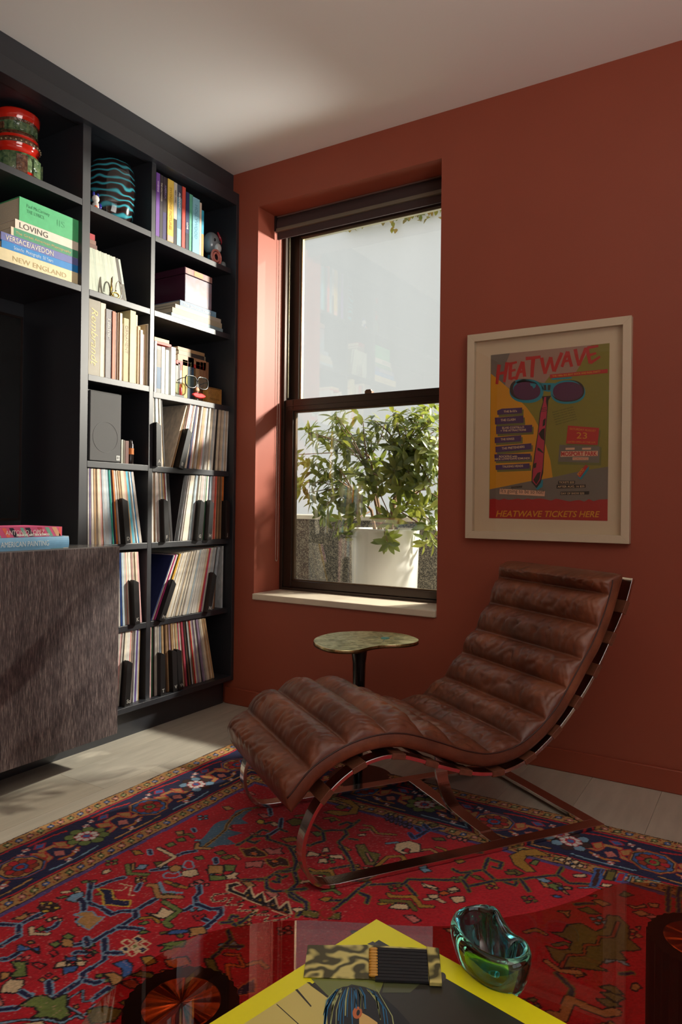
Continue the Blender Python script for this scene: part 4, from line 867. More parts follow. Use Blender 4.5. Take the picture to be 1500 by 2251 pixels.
# ================================================================== leather chaise longue
CA = np.array([1.342, -1.247, 0.0]); CU = np.array([0.5700, 0.8217, 0.0]); CN = np.array([-0.8217, 0.5700, 0.0])
def LC(u, n, z): p = CA + CU*u + CN*n; return (float(p[0]), float(p[1]), float(z))
CWID = 0.58
def catmull(P, per=8):
    P = [np.array(p, float) for p in P]; out = []
    for i in range(len(P)-1):
        p0, p1, p2, p3 = P[max(i-1, 0)], P[i], P[i+1], P[min(i+2, len(P)-1)]
        for k in range(per):
            t = k/per; out.append(0.5*((2*p1)+(-p0+p2)*t+(2*p0-5*p1+4*p2-p3)*t*t+(-p0+3*p1-3*p2+p3)*t**3))
    out.append(P[-1]); return np.array(out)
ch = root('chaise_longue', LC(0.48, CWID/2, 0.012), 'worn brown leather channel-tufted chaise longue on a bent flat steel frame', 'chaise')
def steel():
    m = mat('brushed_steel', (228, 220, 212), 0.17, 1.0, bump=(220, 0.03)); return m
M_ST = steel()
RZ = 0.019
barp = [(1.072, .790), (1.045, .712), (1.016, .655), (.985, .603), (.956, .555), (.924, .506), (.888, .458), (.850, .414), (.810, .372), (.768, .334), (.720, .298), (.670, .268), (.615, .249), (.556, .241), (.500, .246), (.443, .259), (.387, .277), (.331, .298), (.281, .317), (.235, .331), (.190, .336), (.143, .330), (.108, .319), (.080, .305), (.049, .285), (.015, .256), (-.014, .220), (-.033, .183), (-.045, .146), (-.047, .108), (-.038, .072), (-.018, .041), (.008, .025), (.045, RZ), (.12, RZ), (.4, RZ), (.7, RZ), (.9614, RZ)]
bp = catmull(barp, 5)
BW, BT = 0.042, 0.011
for n0 in (BW/2, CWID-BW/2):
    b = MB(); b.bar([LC(u, n0, z) for u, z in bp], CN, BW, BT); b.build('side_bar', M_ST, ch, bevel=0.0012)
def crossbar(u, z, t=BT): b = MB(); b.bar([LC(u, BW, z), LC(u, CWID-BW, z)], CU, 0.045, t); b.build('crossbar', M_ST, ch, bevel=0.001)
crossbar(0.939, RZ); crossbar(0.584, RZ); crossbar(0.584, 0.2405); crossbar(0.190, 0.333)
b = MB(); st = catmull([(0.10, RZ+0.004), (0.20, RZ+0.005), (0.27, 0.030), (0.315, 0.052), (0.345, 0.085), (0.358, 0.125), (0.360, 0.18), (0.360, 0.236)], 6)
b.bar([LC(0.584, n, z) for n, z in st], CU, 0.045, 0.010); b.build('stem', M_ST, ch, bevel=0.001)
# leather straps lapped round the bars
M_STRAP = mat('strap_leather', (112, 66, 46), 0.5, noise=(60, .2), bump=(120, .1))
segd = np.r_[0, np.cumsum(np.hypot(*np.diff(bp, axis=0).T))]
def at_bar(u, z):
    i = int(np.argmin((bp[:, 0]-u)**2+(bp[:, 1]-z)**2)); a, c = bp[max(i-1, 0)], bp[min(i+1, len(bp)-1)]; t = (c-a)/np.linalg.norm(c-a); return bp[i], t
for u, z in ((1.040, .70), (.989, .605), (.924, .506), (.852, .416), (.768, .334), (.674, .269), (.556, .241), (.443, .259), (.331, .298), (.229, .332), (.108, .319), (.012, .253)):
    p, t = at_bar(u, z); b = MB(); nn = np.array([-t[1], t[0]]); hw, th = 0.021, 0.0085
    # closed ring of leather: a flat loop running across under the cushion and round both bars
    ring = [(p+t*sa*hw+nn*sb*th) for sa, sb in ((-1, -1), (1, -1), (1, 1), (-1, 1))]
    ringm = [(p+t*sa*hw+nn*sb*0.003) for sa, sb in ((-1, -1), (1, -1), (1, 1), (-1, 1))]
    sts = [(-0.0025, ring), (BW+0.006, ring), (BW+0.014, ringm), (CWID-BW-0.014, ringm), (CWID-BW-0.006, ring), (CWID+0.0025, ring)]
    vs = [LC(q[0], n_, q[1]) for n_, rg in sts for q in rg]; fs = [(3, 2, 1, 0), (20, 21, 22, 23)]
    for k in range(5):
        for j in range(4): fs.append((k*4+j, k*4+(j+1) % 4, (k+1)*4+(j+1) % 4, (k+1)*4+j))
    b.add(vs, fs); b.build('strap', M_STRAP, ch, bevel=0.0015)

# cushion
base = catmull([(-.080, .222), (-.052, .247), (-.024, .278), (.0, .300), (.035, .320), (.085, .340), (.14, .352), (.2, .354), (.26, .343), (.355, .308), (.435, .277), (.52, .257), (.604, .262), (.67, .283), (.737, .323), (.796, .375), (.83, .415), (.869, .468), (.905, .518), (.943, .570), (.975, .628), (1.004, .692), (1.026, .757), (1.034, .806)], 8)
sb = np.r_[0, np.cumsum(np.hypot(*np.diff(base, axis=0).T))]; SLEN = sb[-1]
def base_at(s):
    s = np.clip(s, 0, SLEN); u = np.interp(s, sb, base[:, 0]); z = np.interp(s, sb, base[:, 1]); e = 0.006
    tu = np.interp(np.minimum(s+e, SLEN), sb, base[:, 0])-np.interp(np.maximum(s-e, 0), sb, base[:, 0]); tz = np.interp(np.minimum(s+e, SLEN), sb, base[:, 1])-np.interp(np.maximum(s-e, 0), sb, base[:, 1])
    L = np.hypot(tu, tz); return u, z, -tz/L, tu/L
chp = [(-.024, .321), (.076, .369), (.189, .396), (.307, .382), (.415, .348), (.528, .307), (.640, .312), (.734, .367), (.826, .448), (.888, .530), (.951, .634), (.985, .738)]
cs = [0.0]
for u, z in chp:
    ss = np.linspace(0, SLEN, 800); uu, zz_, nu, nz_ = base_at(ss); k = int(np.argmin((uu+nu*.045-u)**2+(zz_+nz_*.045-z)**2)); cs.append(float(ss[k]))
cs.append(SLEN)
EDGE = 0.044
NS_PER = 18; NW = 84
S_ = []; PH = []; IX = []
for i in range(len(cs)-1):
    for k in range(NS_PER):
        f = k/NS_PER; S_.append(cs[i]+(cs[i+1]-cs[i])*f); PH.append(f); IX.append(i)
S_.append(SLEN); PH.append(1.0); IX.append(len(cs)-2)
ws = 0.5-0.5*np.cos(np.linspace(0.10, PI-0.10, NW)); ws = (ws-ws[0])/(ws[-1]-ws[0])
b = MB(); rowlen = None
for s, f, ix in zip(S_, PH, IX):
    u, z, nu, nz_ = [float(q) for q in base_at(np.array([s]))]
    if 0 < f < 1 or True: roll = max(0.0, math.sin(PI*f))**0.62
    endc = min(1.0, math.sqrt(max(0.0, 1-(1-min(1, s/0.035))**2)), math.sqrt(max(0.0, 1-(1-min(1, (SLEN-s)/0.045))**2)))
    endc = max(endc, 0.05); e = EDGE*endc
    Bu = {0: 0.040, 1: 0.046, 2: 0.046, 3: 0.042, 4: 0.030, 5: 0.026, 6: 0.030, 7: 0.038, 8: 0.042, 9: 0.044, 10: 0.044, 11: 0.044, 12: 0.042}[ix]
    line = []
    def P(n, h): return LC(u+nu*h, n, z+nz_*h)
    n0, n1 = 0.004, CWID-0.004
    line.append(P(n0+0.03, 0.0)); line.append(P(n0+0.004, 0.002)); line.append(P(n0-0.004, e*0.35)); line.append(P(n0-0.003, e*0.72))
    for w in ws:
        n = n0+(n1-n0)*w; q = abs(2*w-1); cap = max(0.0, 1-q**7)**0.5
        wr = 0.0
        nv = mnoise.noise(Vector((w*17.0+ix*3.7+f*1.2, ix*5.1+f*1.1, 0.3))); nv2 = mnoise.noise(Vector((w*29.0-ix*2.3-f*2.0, ix*3.3+f*1.6, 7.3)))
        wr -= (0.0085*max(0.0, 1-abs(nv)*6.0)+0.005*max(0.0, 1-abs(nv2)*5.0))*roll*cap                       # creases across each roll
        wr += 0.0025*mnoise.noise(Vector((w*9.0, s*22.0, 4.0)))*cap
        edge_pk = math.exp(-((1-q)/0.10)**2)
        wr -= 0.003*edge_pk*max(0.0, math.sin(f*PI*7.0+ix+w*3))*cap          # gathers along the seam
        hh = e + endc*cap*(0.006+Bu*roll) + wr*endc
        line.append(P(n, hh))
    line.append(P(n1+0.003, e*0.72)); line.append(P(n1+0.004, e*0.35)); line.append(P(n1-0.004, 0.002)); line.append(P(n1-0.03, 0.0))
    rowlen = len(line); b.v += line
nr = len(S_)
for i in range(nr-1):
    for k in range(rowlen):
        j = (k+1) % rowlen; b.f.append((i*rowlen+k, i*rowlen+j, (i+1)*rowlen+j, (i+1)*rowlen+k)); b.m.append(0)
b.f.append(tuple(range(rowlen))); b.m.append(0); b.f.append(tuple((nr-1)*rowlen+k for k in range(rowlen))[::-1]); b.m.append(0)
def leather():
    m = bpy.data.materials.new('worn_brown_leather'); m.use_nodes = True; nt = m.node_tree; p = nt.nodes['Principled BSDF']; N = nt.nodes.new; Lk = nt.links.new
    tc = N('ShaderNodeTexCoord')
    n1 = N('ShaderNodeTexNoise'); n1.inputs['Scale'].default_value = 5.0; n1.inputs['Detail'].default_value = 8; n1.inputs['Roughness'].default_value = .62
    n2 = N('ShaderNodeTexNoise'); n2.inputs['Scale'].default_value = 46; n2.inputs['Detail'].default_value = 6; n2.inputs['Roughness'].default_value = .7
    mx = N('ShaderNodeMixRGB'); mx.inputs['Fac'].default_value = .12
    rp = N('ShaderNodeValToRGB'); e = rp.color_ramp.elements; e[0].position = .34; e[0].color = (*S(84, 44, 29), 1); e[1].position = .70; e[1].color = (*S(156, 94, 62), 1); q = e.new(.5); q.color = (*S(116, 65, 43), 1)
    vo = N('ShaderNodeTexVoronoi'); vo.inputs['Scale'].default_value = 240; vo.feature = 'DISTANCE_TO_EDGE'
    n3 = N('ShaderNodeTexNoise'); n3.inputs['Scale'].default_value = 30; n3.inputs['Detail'].default_value = 5
    b1 = N('ShaderNodeBump'); b1.inputs['Strength'].default_value = .10; b1.inputs['Distance'].default_value = .002
    b2 = N('ShaderNodeBump'); b2.inputs['Strength'].default_value = .16; b2.inputs['Distance'].default_value = .008
    for n_ in (n1, n2, n3, vo): Lk(tc.outputs['Object'], n_.inputs['Vector'])
    Lk(n1.outputs['Fac'], mx.inputs[1]); Lk(n2.outputs['Fac'], mx.inputs[2]); Lk(mx.outputs[0], rp.inputs[0]); Lk(rp.outputs[0], p.inputs['Base Color'])
    Lk(vo.outputs['Distance'], b1.inputs['Height']); Lk(n3.outputs['Fac'], b2.inputs['Height']); Lk(b2.outputs[0], b1.inputs['Normal']); Lk(b1.outputs[0], p.inputs['Normal'])
    rr = N('ShaderNodeMapRange'); rr.inputs['To Min'].default_value = .30; rr.inputs['To Max'].default_value = .50; Lk(n2.outputs['Fac'], rr.inputs[0]); Lk(rr.outputs[0], p.inputs['Roughness'])
    p.inputs['Specular IOR Level'].default_value = .6; return m
M_LEA = leather()
o = b.build('cushion', M_LEA, ch, smooth=True)
md = o.modifiers.new('sub', 'SUBSURF'); md.levels = 1; md.render_levels = 1
for n_ in (0.0035, CWID-0.0035):
    b = MB(); pts = []
    for s in np.linspace(0.02, SLEN-0.025, 120):
        u, z, nu, nz_ = [float(q) for q in base_at(np.array([s]))]; pts.append(LC(u+nu*(EDGE*.99), n_, z+nz_*(EDGE*.99)))
    b.tube(pts, 0.0022, 6); b.build('piping', mat('piping_leather', (62, 34, 26), .45), ch, smooth=True)

# ------------------------------------------------------------------ side table under the window
TZ = 0.50
kid = [(105, 215), (130, 180), (200, 150), (320, 120), (480, 102), (700, 95), (900, 100), (1080, 112), (1250, 140), (1370, 180), (1395, 205), (1370, 228), (1300, 245), (1200, 258), (1080, 262), (980, 265), (900, 272), (820, 285), (740, 303), (660, 322), (560, 332), (420, 330), (300, 315), (200, 285), (130, 250)]
kw = [tuple(onZ(670+x*0.18, 1370+y*0.18, TZ)[:2]) for x, y in kid]
kw = [tuple(p) for p in catmull(kw+[kw[0]], 5)[:-1]]
lg = onZ(797, 1428, TZ-0.012); lgx, lgy = float(lg[0])-0.03, float(lg[1])+0.03
stb = root('side_table', (lgx, lgy, 0.0), 'small side table with kidney-shaped brass top and black leg under the window', 'table')
def brass():
    m = bpy.data.materials.new('etched_brass'); m.use_nodes = True; nt = m.node_tree; p = nt.nodes['Principled BSDF']; N = nt.nodes.new; Lk = nt.links.new
    tc = N('ShaderNodeTexCoord'); n1 = N('ShaderNodeTexNoise'); n1.inputs['Scale'].default_value = 26; n1.inputs['Detail'].default_value = 6; n1.inputs['Distortion'].default_value = 1.2
    rp = N('ShaderNodeValToRGB'); e = rp.color_ramp.elements; e[0].position = .36; e[0].color = (*S(150, 140, 72), 1); e[1].position = .62; e[1].color = (*S(232, 220, 168), 1)
    bp_ = N('ShaderNodeBump'); bp_.inputs['Strength'].default_value = .25; bp_.inputs['Distance'].default_value = .004
    Lk(tc.outputs['Object'], n1.inputs['Vector']); Lk(n1.outputs['Fac'], rp.inputs[0]); Lk(rp.outputs[0], p.inputs['Base Color']); Lk(n1.outputs['Fac'], bp_.inputs['Height']); Lk(bp_.outputs[0], p.inputs['Normal'])
    p.inputs['Metallic'].default_value = 1.0; p.inputs['Roughness'].default_value = .24; return m
b = MB(); b.prism(kw, TZ-0.009, TZ); tpx = b.build('table_top', brass(), stb, bevel=0.0015)
b = MB(); b.prism(kw, TZ-0.013, TZ-0.0092); b.build('edge_band', mat('dark_bronze_edge', (96, 62, 34), .35, .8), stb)
tq = [tuple(onZ(670+x*0.18, 1370+y*0.18, TZ)[:2]) for x, y in ell(985, 182, 52, 11)]
b = MB(); b.prism(tq, TZ-0.001, TZ+0.0012); b.build('stone_inlay', mat('turquoise_stone', (40, 160, 158), .3, noise=(200, .3)), tpx)
for a in range(9):
    th = a*2*PI/9+.2; c0, s0 = math.cos(th), math.sin(th); nn = np.array([-s0, c0])*.0015
    cxy = np.mean(np.array(tq), axis=0); d0, d1 = cxy+np.array([c0, s0])*.035, cxy+np.array([c0, s0])*(.06+.02*(a % 2))
    b = MB(); b.prism([tuple(d0-nn), tuple(d1-nn*.4), tuple(d1+nn*.4), tuple(d0+nn)], TZ-.0005, TZ+.0005); b.build('inlay_ray', mat('inlay_grey', (96, 112, 96), .4), tpx)
b = MB(); b.lathe([(0, 0), (.016, 0), (.017, .02), (.024, TZ-.07), (.030, TZ-.025), (.034, TZ-.0135), (0, TZ-.0135)], lgx, lgy, 0, 24); b.build('leg', mat('black_lacquer', (14, 13, 14), .2, coat=.4), stb, auto=50)
b = MB(); b.lathe([(0, 0), (.13, 0), (.132, .004), (.128, .010), (.02, .016), (0, .016)], lgx, lgy, 0, 40); b.build('foot_plate', mat('black_lacquer', (14, 13, 14), .2, coat=.4), stb, auto=40)
# ================================================================== oriental rug: pile sheet with woven colours
RX0, RY1, RZT = 0.405, -0.425, 0.011
gx = np.r_[np.arange(RX0, 2.60, 0.0034), np.arange(2.60, 3.06, 0.02)]
gy_ = np.r_[np.arange(-3.10, -2.14, 0.02), np.arange(-2.14, RY1, 0.0034), [RY1]]
GX, GY = np.meshgrid(gx, gy_, indexing='ij')
# gentle hand-woven wobble of the pattern
WBx = 0.0016*np.sin(GY*37+GX*5)+0.0009*np.sin(GX*141+GY*63); WBy = 0.0016*np.sin(GX*33+GY*7)+0.0009*np.sin(GY*127+GX*51)
QX, QY = GX+WBx, GY+WBy
RC = np.zeros(GX.shape+(3,))
PAL = dict(red=(176, 24, 38), navy=(22, 26, 66), lblue=(112, 150, 176), blue=(58, 96, 158), tan=(170, 128, 74), gold=(160, 122, 42), olive=(106, 100, 40), green=(104, 122, 62), cream=(206, 184, 146), brown=(58, 26, 20), pink=(186, 108, 100), yellow=(196, 168, 60), black=(22, 16, 24), steel=(70, 102, 124), rust=(146, 54, 24), purple=(84, 70, 128), white=(206, 200, 196), orange=(190, 96, 30))
PL = {k: np.array(S(*v)) for k, v in PAL.items()}
def win(x0, x1, y0, y1):
    i0, i1 = np.searchsorted(gx, [x0, x1]); j0, j1 = np.searchsorted(gy_, [y0, y1]); return slice(max(i0-1, 0), i1+1), slice(max(j0-1, 0), j1+1)
def seg_d(X, Y, pts, closed=False):
    d = np.full(X.shape, 9.0); n = len(pts)
    for i in range(n if closed else n-1):
        (ax, ay), (bx, by) = pts[i], pts[(i+1) % n]; vx, vy = bx-ax, by-ay; L2 = vx*vx+vy*vy+1e-12
        t = np.clip(((X-ax)*vx+(Y-ay)*vy)/L2, 0, 1); d = np.minimum(d, np.hypot(X-ax-t*vx, Y-ay-t*vy))
    return d
def inside(X, Y, pts):
    r = np.zeros(X.shape, bool); n = len(pts)
    for i in range(n):
        (ax, ay), (bx, by) = pts[i], pts[(i+1) % n]
        if ay == by: continue
        c = ((ay > Y) != (by > Y)) & (X < (bx-ax)*(Y-ay)/(by-ay)+ax); r ^= c
    return r
def rpoly(pts, fill, line='black', lw=0.0030):
    a = np.array(pts); I, J = win(a[:, 0].min()-.012, a[:, 0].max()+.012, a[:, 1].min()-.012, a[:, 1].max()+.012)
    X, Y = QX[I, J], QY[I, J]
    if X.size == 0: return
    ins = inside(X, Y, pts); d = seg_d(X, Y, pts, True); V = RC[I, J]
    if line: V[(d < lw) | ins] = PL[line]
    V[ins & ((d > lw*.45) if line else True)] = PL[fill]
def rline(pts, w, fill, line=None, lw=0.003):
    a = np.array(pts); m = w+.012; I, J = win(a[:, 0].min()-m, a[:, 0].max()+m, a[:, 1].min()-m, a[:, 1].max()+m)
    X, Y = QX[I, J], QY[I, J]
    if X.size == 0: return
    d = seg_d(X, Y, pts); V = RC[I, J]
    if line: V[d < w/2+lw] = PL[line]
    V[d < w/2] = PL[fill]
def rdot(x, y, r, fill, line=None, n=8, lw=.0025, rot=0.2): rpoly([(x+r*math.cos(rot+2*PI*k/n), y+r*math.sin(rot+2*PI*k/n)) for k in range(n)], fill, line, lw)
# ---- ground: border bands by distance from the near edges, then the field
dB = np.minimum(QX-RX0, RY1-QY)
along = np.where(QX-RX0 < RY1-QY, QY, QX)
def band(a, b, c): RC[(dB >= a) & (dB < b)] = PL[c]
RC[:] = PL['red']
band(-1, .008, 'brown'); band(.008, .058, 'tan'); band(.058, .062, 'black'); band(.062, .070, 'red'); band(.070, .278, 'navy'); band(.278, .284, 'red'); band(.284, .288, 'black'); band(.288, .332, 'tan'); band(.332, .336, 'black'); band(.336, .350, 'purple'); band(.350, .353, 'red')
for g0, g1 in ((.010, .056), (.290, .330)):       # guard stripes: little leaves and florets
    gc = (g0+g1)/2; ph = along/.036; k = np.floor(ph); fr_ = (ph-k-.5)*.036; dd = dB-gc; sel = (dB > g0) & (dB < g1)
    rr_ = np.hypot(fr_, dd); kk = np.mod(k, 3)
    RC[sel & (np.abs(fr_+dd*.7) < .0035) & (np.abs(dd) < .017)] = PL['black']
    RC[sel & (rr_ < .0115)] = PL['black']
    for q, c in ((0, 'blue'), (1, 'pink'), (2, 'green')): RC[sel & (rr_ < .009) & (kk == q)] = PL[c]
    RC[sel & (rr_ < .004)] = PL['cream']
    RC[sel & (np.abs(np.abs(fr_)-.016) < .003) & (np.abs(dd-.012*np.sign(np.mod(k, 2)-.5)) < .005)] = PL['rust']
# main border: rosettes joined by angular vines; (s, d) run along the edge
def bmap(side): return (lambda s, d: (RX0+d, s)) if side == 'L' else (lambda s, d: (s, RY1-d))
for side, s_list in (('L', [-.662, -.893, -1.119, -1.367, -1.584, -1.82, -2.05, -2.28, -2.5]), ('T', [.62, .86, 1.10, 1.34, 1.58, 1.82, 2.05, 2.29, 2.53, 2.77])):
    f = bmap(side); sg = 1 if side == 'L' else -1
    for k, s in enumerate(s_list):
        s2 = s_list[k+1] if k+1 < len(s_list) else s+(.23 if side == 'T' else -.23); sm = (s+s2)/2; dv = (s2-s)
        P = lambda a, d: f(s+dv*a, d)
        rline([P(.05, .10), P(.30, .088), P(.62, .088)], .008, 'red', 'black', .002)
        rline([P(.10, .255), P(.40, .262), P(.85, .258)], .006, 'lblue' if k % 2 else 'tan', 'black', .002)
        rline([P(.22, .19), P(.34, .19), P(.42, .145), P(.60, .145), P(.66, .20), P(.80, .21)], .012, 'tan', 'red', .0028)
        rline([P(.28, .215), P(.46, .235), P(.62, .228)], .007, 'gold', 'red', .002)
        rpoly([P(.26, .155), P(.36, .13), P(.40, .16), P(.33, .185)], 'tan', 'red'); rpoly([P(.60, .16), P(.72, .135), P(.76, .165), P(.66, .19)], 'tan', 'red')
        rpoly([P(.42, .19), P(.52, .175), P(.60, .20), P(.50, .222)], 'pink', 'navy'); rpoly([P(.44, .11), P(.54, .10), P(.62, .118), P(.52, .13)], 'blue', 'red')
        for a, d in ((.36, .225), (.70, .105), (.82, .12), (.56, .25)):
            x, y = P(a, d)
            for q in range(4): rdot(x+.007*math.cos(q*PI/2+.7), y+.007*math.sin(q*PI/2+.7), .005, 'white' if q % 2 else 'pink', None)
            rdot(x, y, .003, 'red', None)
        x, y = f(s, .177); r0 = .058
        if k % 4 in (0, 2):     # framed octagon
            rdot(x, y, r0*1.14, 'tan' if k % 4 == 2 else 'blue', 'rust', 8, .003, PI/8); rdot(x, y, r0, 'blue' if k % 4 == 2 else 'tan', 'black', 8, .003, PI/8)
            for q in range(8): rdot(x+.033*math.cos(q*PI/4), y+.033*math.sin(q*PI/4), .014, 'rust' if q % 2 else 'red', 'brown')
            rdot(x, y, .021, 'green' if k % 4 == 2 else 'blue', 'black'); rdot(x, y, .011, 'red', 'black', 8, .0015)
        else:                   # open rosette
            for q in range(8): rdot(x+.046*math.cos(q*PI/4), y+.046*math.sin(q*PI/4), .018, 'green' if k % 4 == 3 else ('lblue' if q % 2 else 'brown'), 'black')
            for q in range(8): rdot(x+.024*math.cos(q*PI/4), y+.024*math.sin(q*PI/4), .010, 'white' if k % 4 == 3 else 'white', 'red', 8, .0015)
            rdot(x, y, .012, 'blue', 'red')
# ---- the field: angular vines and flowers (outlines read off the photograph onto the floor plane)
CR = dict(A=(0, 1780, 3.75), B=(0, 2000, 3.75), C=(300, 1640, 3.75), D=(350, 1880, 3.75), E=(160, 1980, 3.75), F=(620, 1600, 3.75), G=(880, 1660, 3.125), H=(1200, 1900, 5.0))
def T(c, pts):
    ox, oy, k = CR[c]; return [tuple(float(q) for q in onZ(ox+x/k, oy+y/k, RZT)[:2]) for x, y in pts]
RF = random.Random(5)
fieldmask = dB > .353
def scatter(x, y, k):      # small filler flowers where nothing was legible
    c = ['tan', 'green', 'lblue', 'cream', 'olive', 'pink', 'gold'][k % 7]
    if k % 3 == 0:
        for q in range(4): rdot(x+.013*math.cos(q*PI/2), y+.013*math.sin(q*PI/2), .008, c, 'black', 4)
        rdot(x, y, .006, 'red', 'black')
    elif k % 3 == 1: rline([(x-.02, y-.01), (x, y+.012), (x+.024, y+.004)], .009, c, 'black')
    else: rpoly([(x-.022, y), (x-.004, y+.014), (x+.022, y+.006), (x+.01, y-.014)], c, 'black')
k = 0
for xx in np.arange(.80, 2.95, .115):
    for yy in np.arange(-2.95, -.80, .115):
        k += 1; scatter(xx+RF.uniform(-.03, .03), yy+RF.uniform(-.03, .03), k*5+int(xx*10))
for xx in np.arange(2.25, 2.95, .30):                 # lattice of vines outside the legible part
    rline([(xx, -2.9), (xx+.10, -2.6), (xx-.05, -2.3), (xx+.1, -2.0), (xx, -1.7), (xx+.12, -1.3), (xx, -.9)], .012, 'navy', 'lblue', .003)
for yy in np.arange(-2.9, -2.1, .28): rline([(.85, yy), (1.2, yy+.1), (1.6, yy-.05), (2.0, yy+.08), (2.4, yy)], .012, 'navy', 'lblue', .003)
def vine(c, *pls, w=.0105, hi='lblue'):
    for p in pls: rline(T(c, p), w, 'navy', hi, .0036)
def dvine(c, *pls): vine(c, *pls, w=.0075, hi='olive')
vine('A', [(0, 945), (165, 950), (350, 850)], [(165, 950), (160, 1040), (0, 1120)], [(725, 770), (740, 660), (880, 595), (1020, 560)], [(725, 770), (840, 805), (930, 860), (990, 835), (1110, 830), (1280, 735)], [(1110, 830), (1120, 885), (980, 970), (730, 1095), (600, 1110)], [(980, 970), (1170, 985)], [(690, 830), (690, 770), (660, 740)], [(390, 990), (450, 960), (470, 930)], [(1130, 660), (1160, 610)], [(745, 650), (745, 600)], [(1260, 500), (1380, 480)])
vine('B', [(710, 230), (720, 285)], [(860, 240), (855, 410), (680, 530), (680, 580), (540, 670), (450, 720)], [(870, 355), (1000, 355)], [(700, 590), (780, 605), (830, 590)], [(0, 300), (160, 215)], [(0, 410), (60, 405), (150, 355)], [(405, 590), (405, 690)], [(620, 355), (640, 345), (720, 345)], [(910, 640), (780, 735)], [(180, 670), (240, 705)], [(0, 820), (130, 810)])
rline(T('B', [(560, 730), (690, 665), (690, 755), (800, 740)]), .003, 'lblue', 'black', .002); rline(T('B', [(550, 740), (550, 800), (690, 870), (790, 780)]), .003, 'lblue', 'black', .002); rline(T('B', [(0, 935), (200, 910), (350, 905), (510, 930), (620, 870), (690, 890)]), .004, 'lblue', 'black', .003)
vine('C', [(330, 905), (400, 880), (490, 865)], [(1080, 740), (1190, 670), (1200, 600)], [(130, 1025), (240, 1000)], [(1100, 520), (1110, 570)], [(100, 860), (110, 890)], [(650, 930), (660, 965)], [(465, 680), (480, 700)])
dvine('C', [(830, 815), (960, 745), (1080, 740), (1090, 770), (1270, 830), (1335, 825)], [(1270, 830), (1310, 930), (1335, 1000), (1180, 1030), (1090, 1080), (1020, 1110)], [(1300, 1030), (1330, 1110)], [(960, 745), (920, 780), (980, 800), (1020, 780)], [(1000, 715), (1040, 690), (1080, 700)], [(1180, 680), (1235, 705)], [(1060, 640), (1110, 630)])
vine('D', [(325, 250), (340, 310), (300, 340), (315, 400), (215, 450)], [(315, 400), (430, 445), (510, 435), (510, 490), (390, 590)], [(360, 525), (400, 540)])
dvine('D', [(1140, 100), (1110, 130), (960, 140), (880, 200), (690, 205)], [(1110, 130), (1150, 215), (1070, 290), (950, 300), (890, 270), (880, 200)], [(1070, 290), (1090, 345), (1220, 395), (1230, 450)], [(1070, 290), (1180, 285), (1200, 265)], [(960, 160), (1010, 185), (1050, 170)], [(940, 215), (985, 220), (980, 195)], [(790, 465), (640, 580)], [(640, 580), (580, 545), (600, 500), (640, 510)], [(600, 550), (510, 560)], [(1400, 375), (1500, 368)], [(1140, 500), (1170, 470)])
dvine('F', [(260, 800), (340, 850), (350, 930), (220, 970)], [(340, 850), (520, 840), (640, 760)], [(520, 840), (540, 880), (470, 945), (490, 970), (580, 1130), (400, 1165)], [(580, 1130), (600, 1220)], [(560, 915), (620, 925)], [(480, 795), (540, 775), (580, 790)], [(430, 1490), (720, 1270)], [(730, 1290), (1010, 1280), (1040, 1250), (1500, 1250)], [(1010, 1280), (1100, 1380)], [(650, 1360), (720, 1390), (700, 1440)], [(0, 1180), (100, 1175), (130, 1280), (60, 1340), (200, 1440), (210, 1500)], [(60, 985), (130, 1100), (100, 1175)], [(0, 960), (80, 985), (210, 965)], [(60, 1335), (190, 1325)])
vine('F', [(1100, 910), (1210, 840), (1310, 830)], [(1210, 840), (1170, 800)], [(1110, 820), (1140, 850)], [(1060, 870), (1090, 910)], w=.011, hi='blue')
dvine('G', [(0, 890), (60, 855), (430, 855), (490, 795), (575, 790), (610, 710)], [(575, 790), (650, 860), (460, 905), (480, 938)], [(430, 855), (470, 910)], [(650, 860), (830, 850), (1080, 825), (1110, 770)], [(1080, 825), (1160, 880), (1300, 885)], [(360, 780), (410, 805), (480, 800)], [(630, 720), (700, 740), (690, 780), (640, 770)], [(830, 850), (880, 930)], [(720, 870), (790, 890), (800, 870)])
dvine('H', [(130, 1210), (300, 1370), (270, 1430)], [(0, 1640), (60, 1640)], [(820, 1200), (950, 1200)], [(330, 440), (530, 430)], [(1360, 250), (1340, 520)], [(1480, 250), (1450, 540)])
# second vine lattice under the table's left half
dvine('E', [(1280, 250), (1310, 320), (1150, 460)], [(1250, 375), (1400, 375)])
# flowers, birds, brackets
def mo(c, fill, *pls, line='black'):
    for p in pls: rpoly(T(c, p), fill, line)
def br(c, fill, w, *pls, line='black'):
    for p in pls: rline(T(c, p), w, fill, line)
br('A', 'cream', .010, [(1310, 315), (1440, 385), (1320, 465)]); br('A', 'green', .013, [(1350, 760), (1480, 830), (1360, 920), (1400, 955)])
br('A', 'tan', .013, [(1230, 620), (1285, 620), (1305, 715), (1500, 722)]); br('A', 'lblue', .009, [(1320, 600), (1350, 682), (1500, 685)], line=None)
br('A', 'green', .012, [(1050, 460), (1065, 530), (1220, 532)]); mo('A', 'lblue', [(1120, 490), (1150, 455), (1220, 455), (1190, 495)]); mo('A', 'tan', [(1090, 450), (1110, 440), (1110, 500), (1080, 500)])
mo('A', 'navy', [(800, 655), (920, 660), (935, 735), (1075, 745), (1065, 792), (860, 780), (845, 700)], line='yellow')
mo('A', 'tan', [(600, 870), (690, 840), (770, 845), (800, 880), (870, 885), (740, 985), (620, 920), (680, 880)], line='lblue')
mo('A', 'cream', [(1200, 850), (1290, 860), (1330, 810), (1450, 835), (1350, 890), (1300, 890)], [(840, 530), (850, 500), (900, 490), (915, 510), (870, 530)])
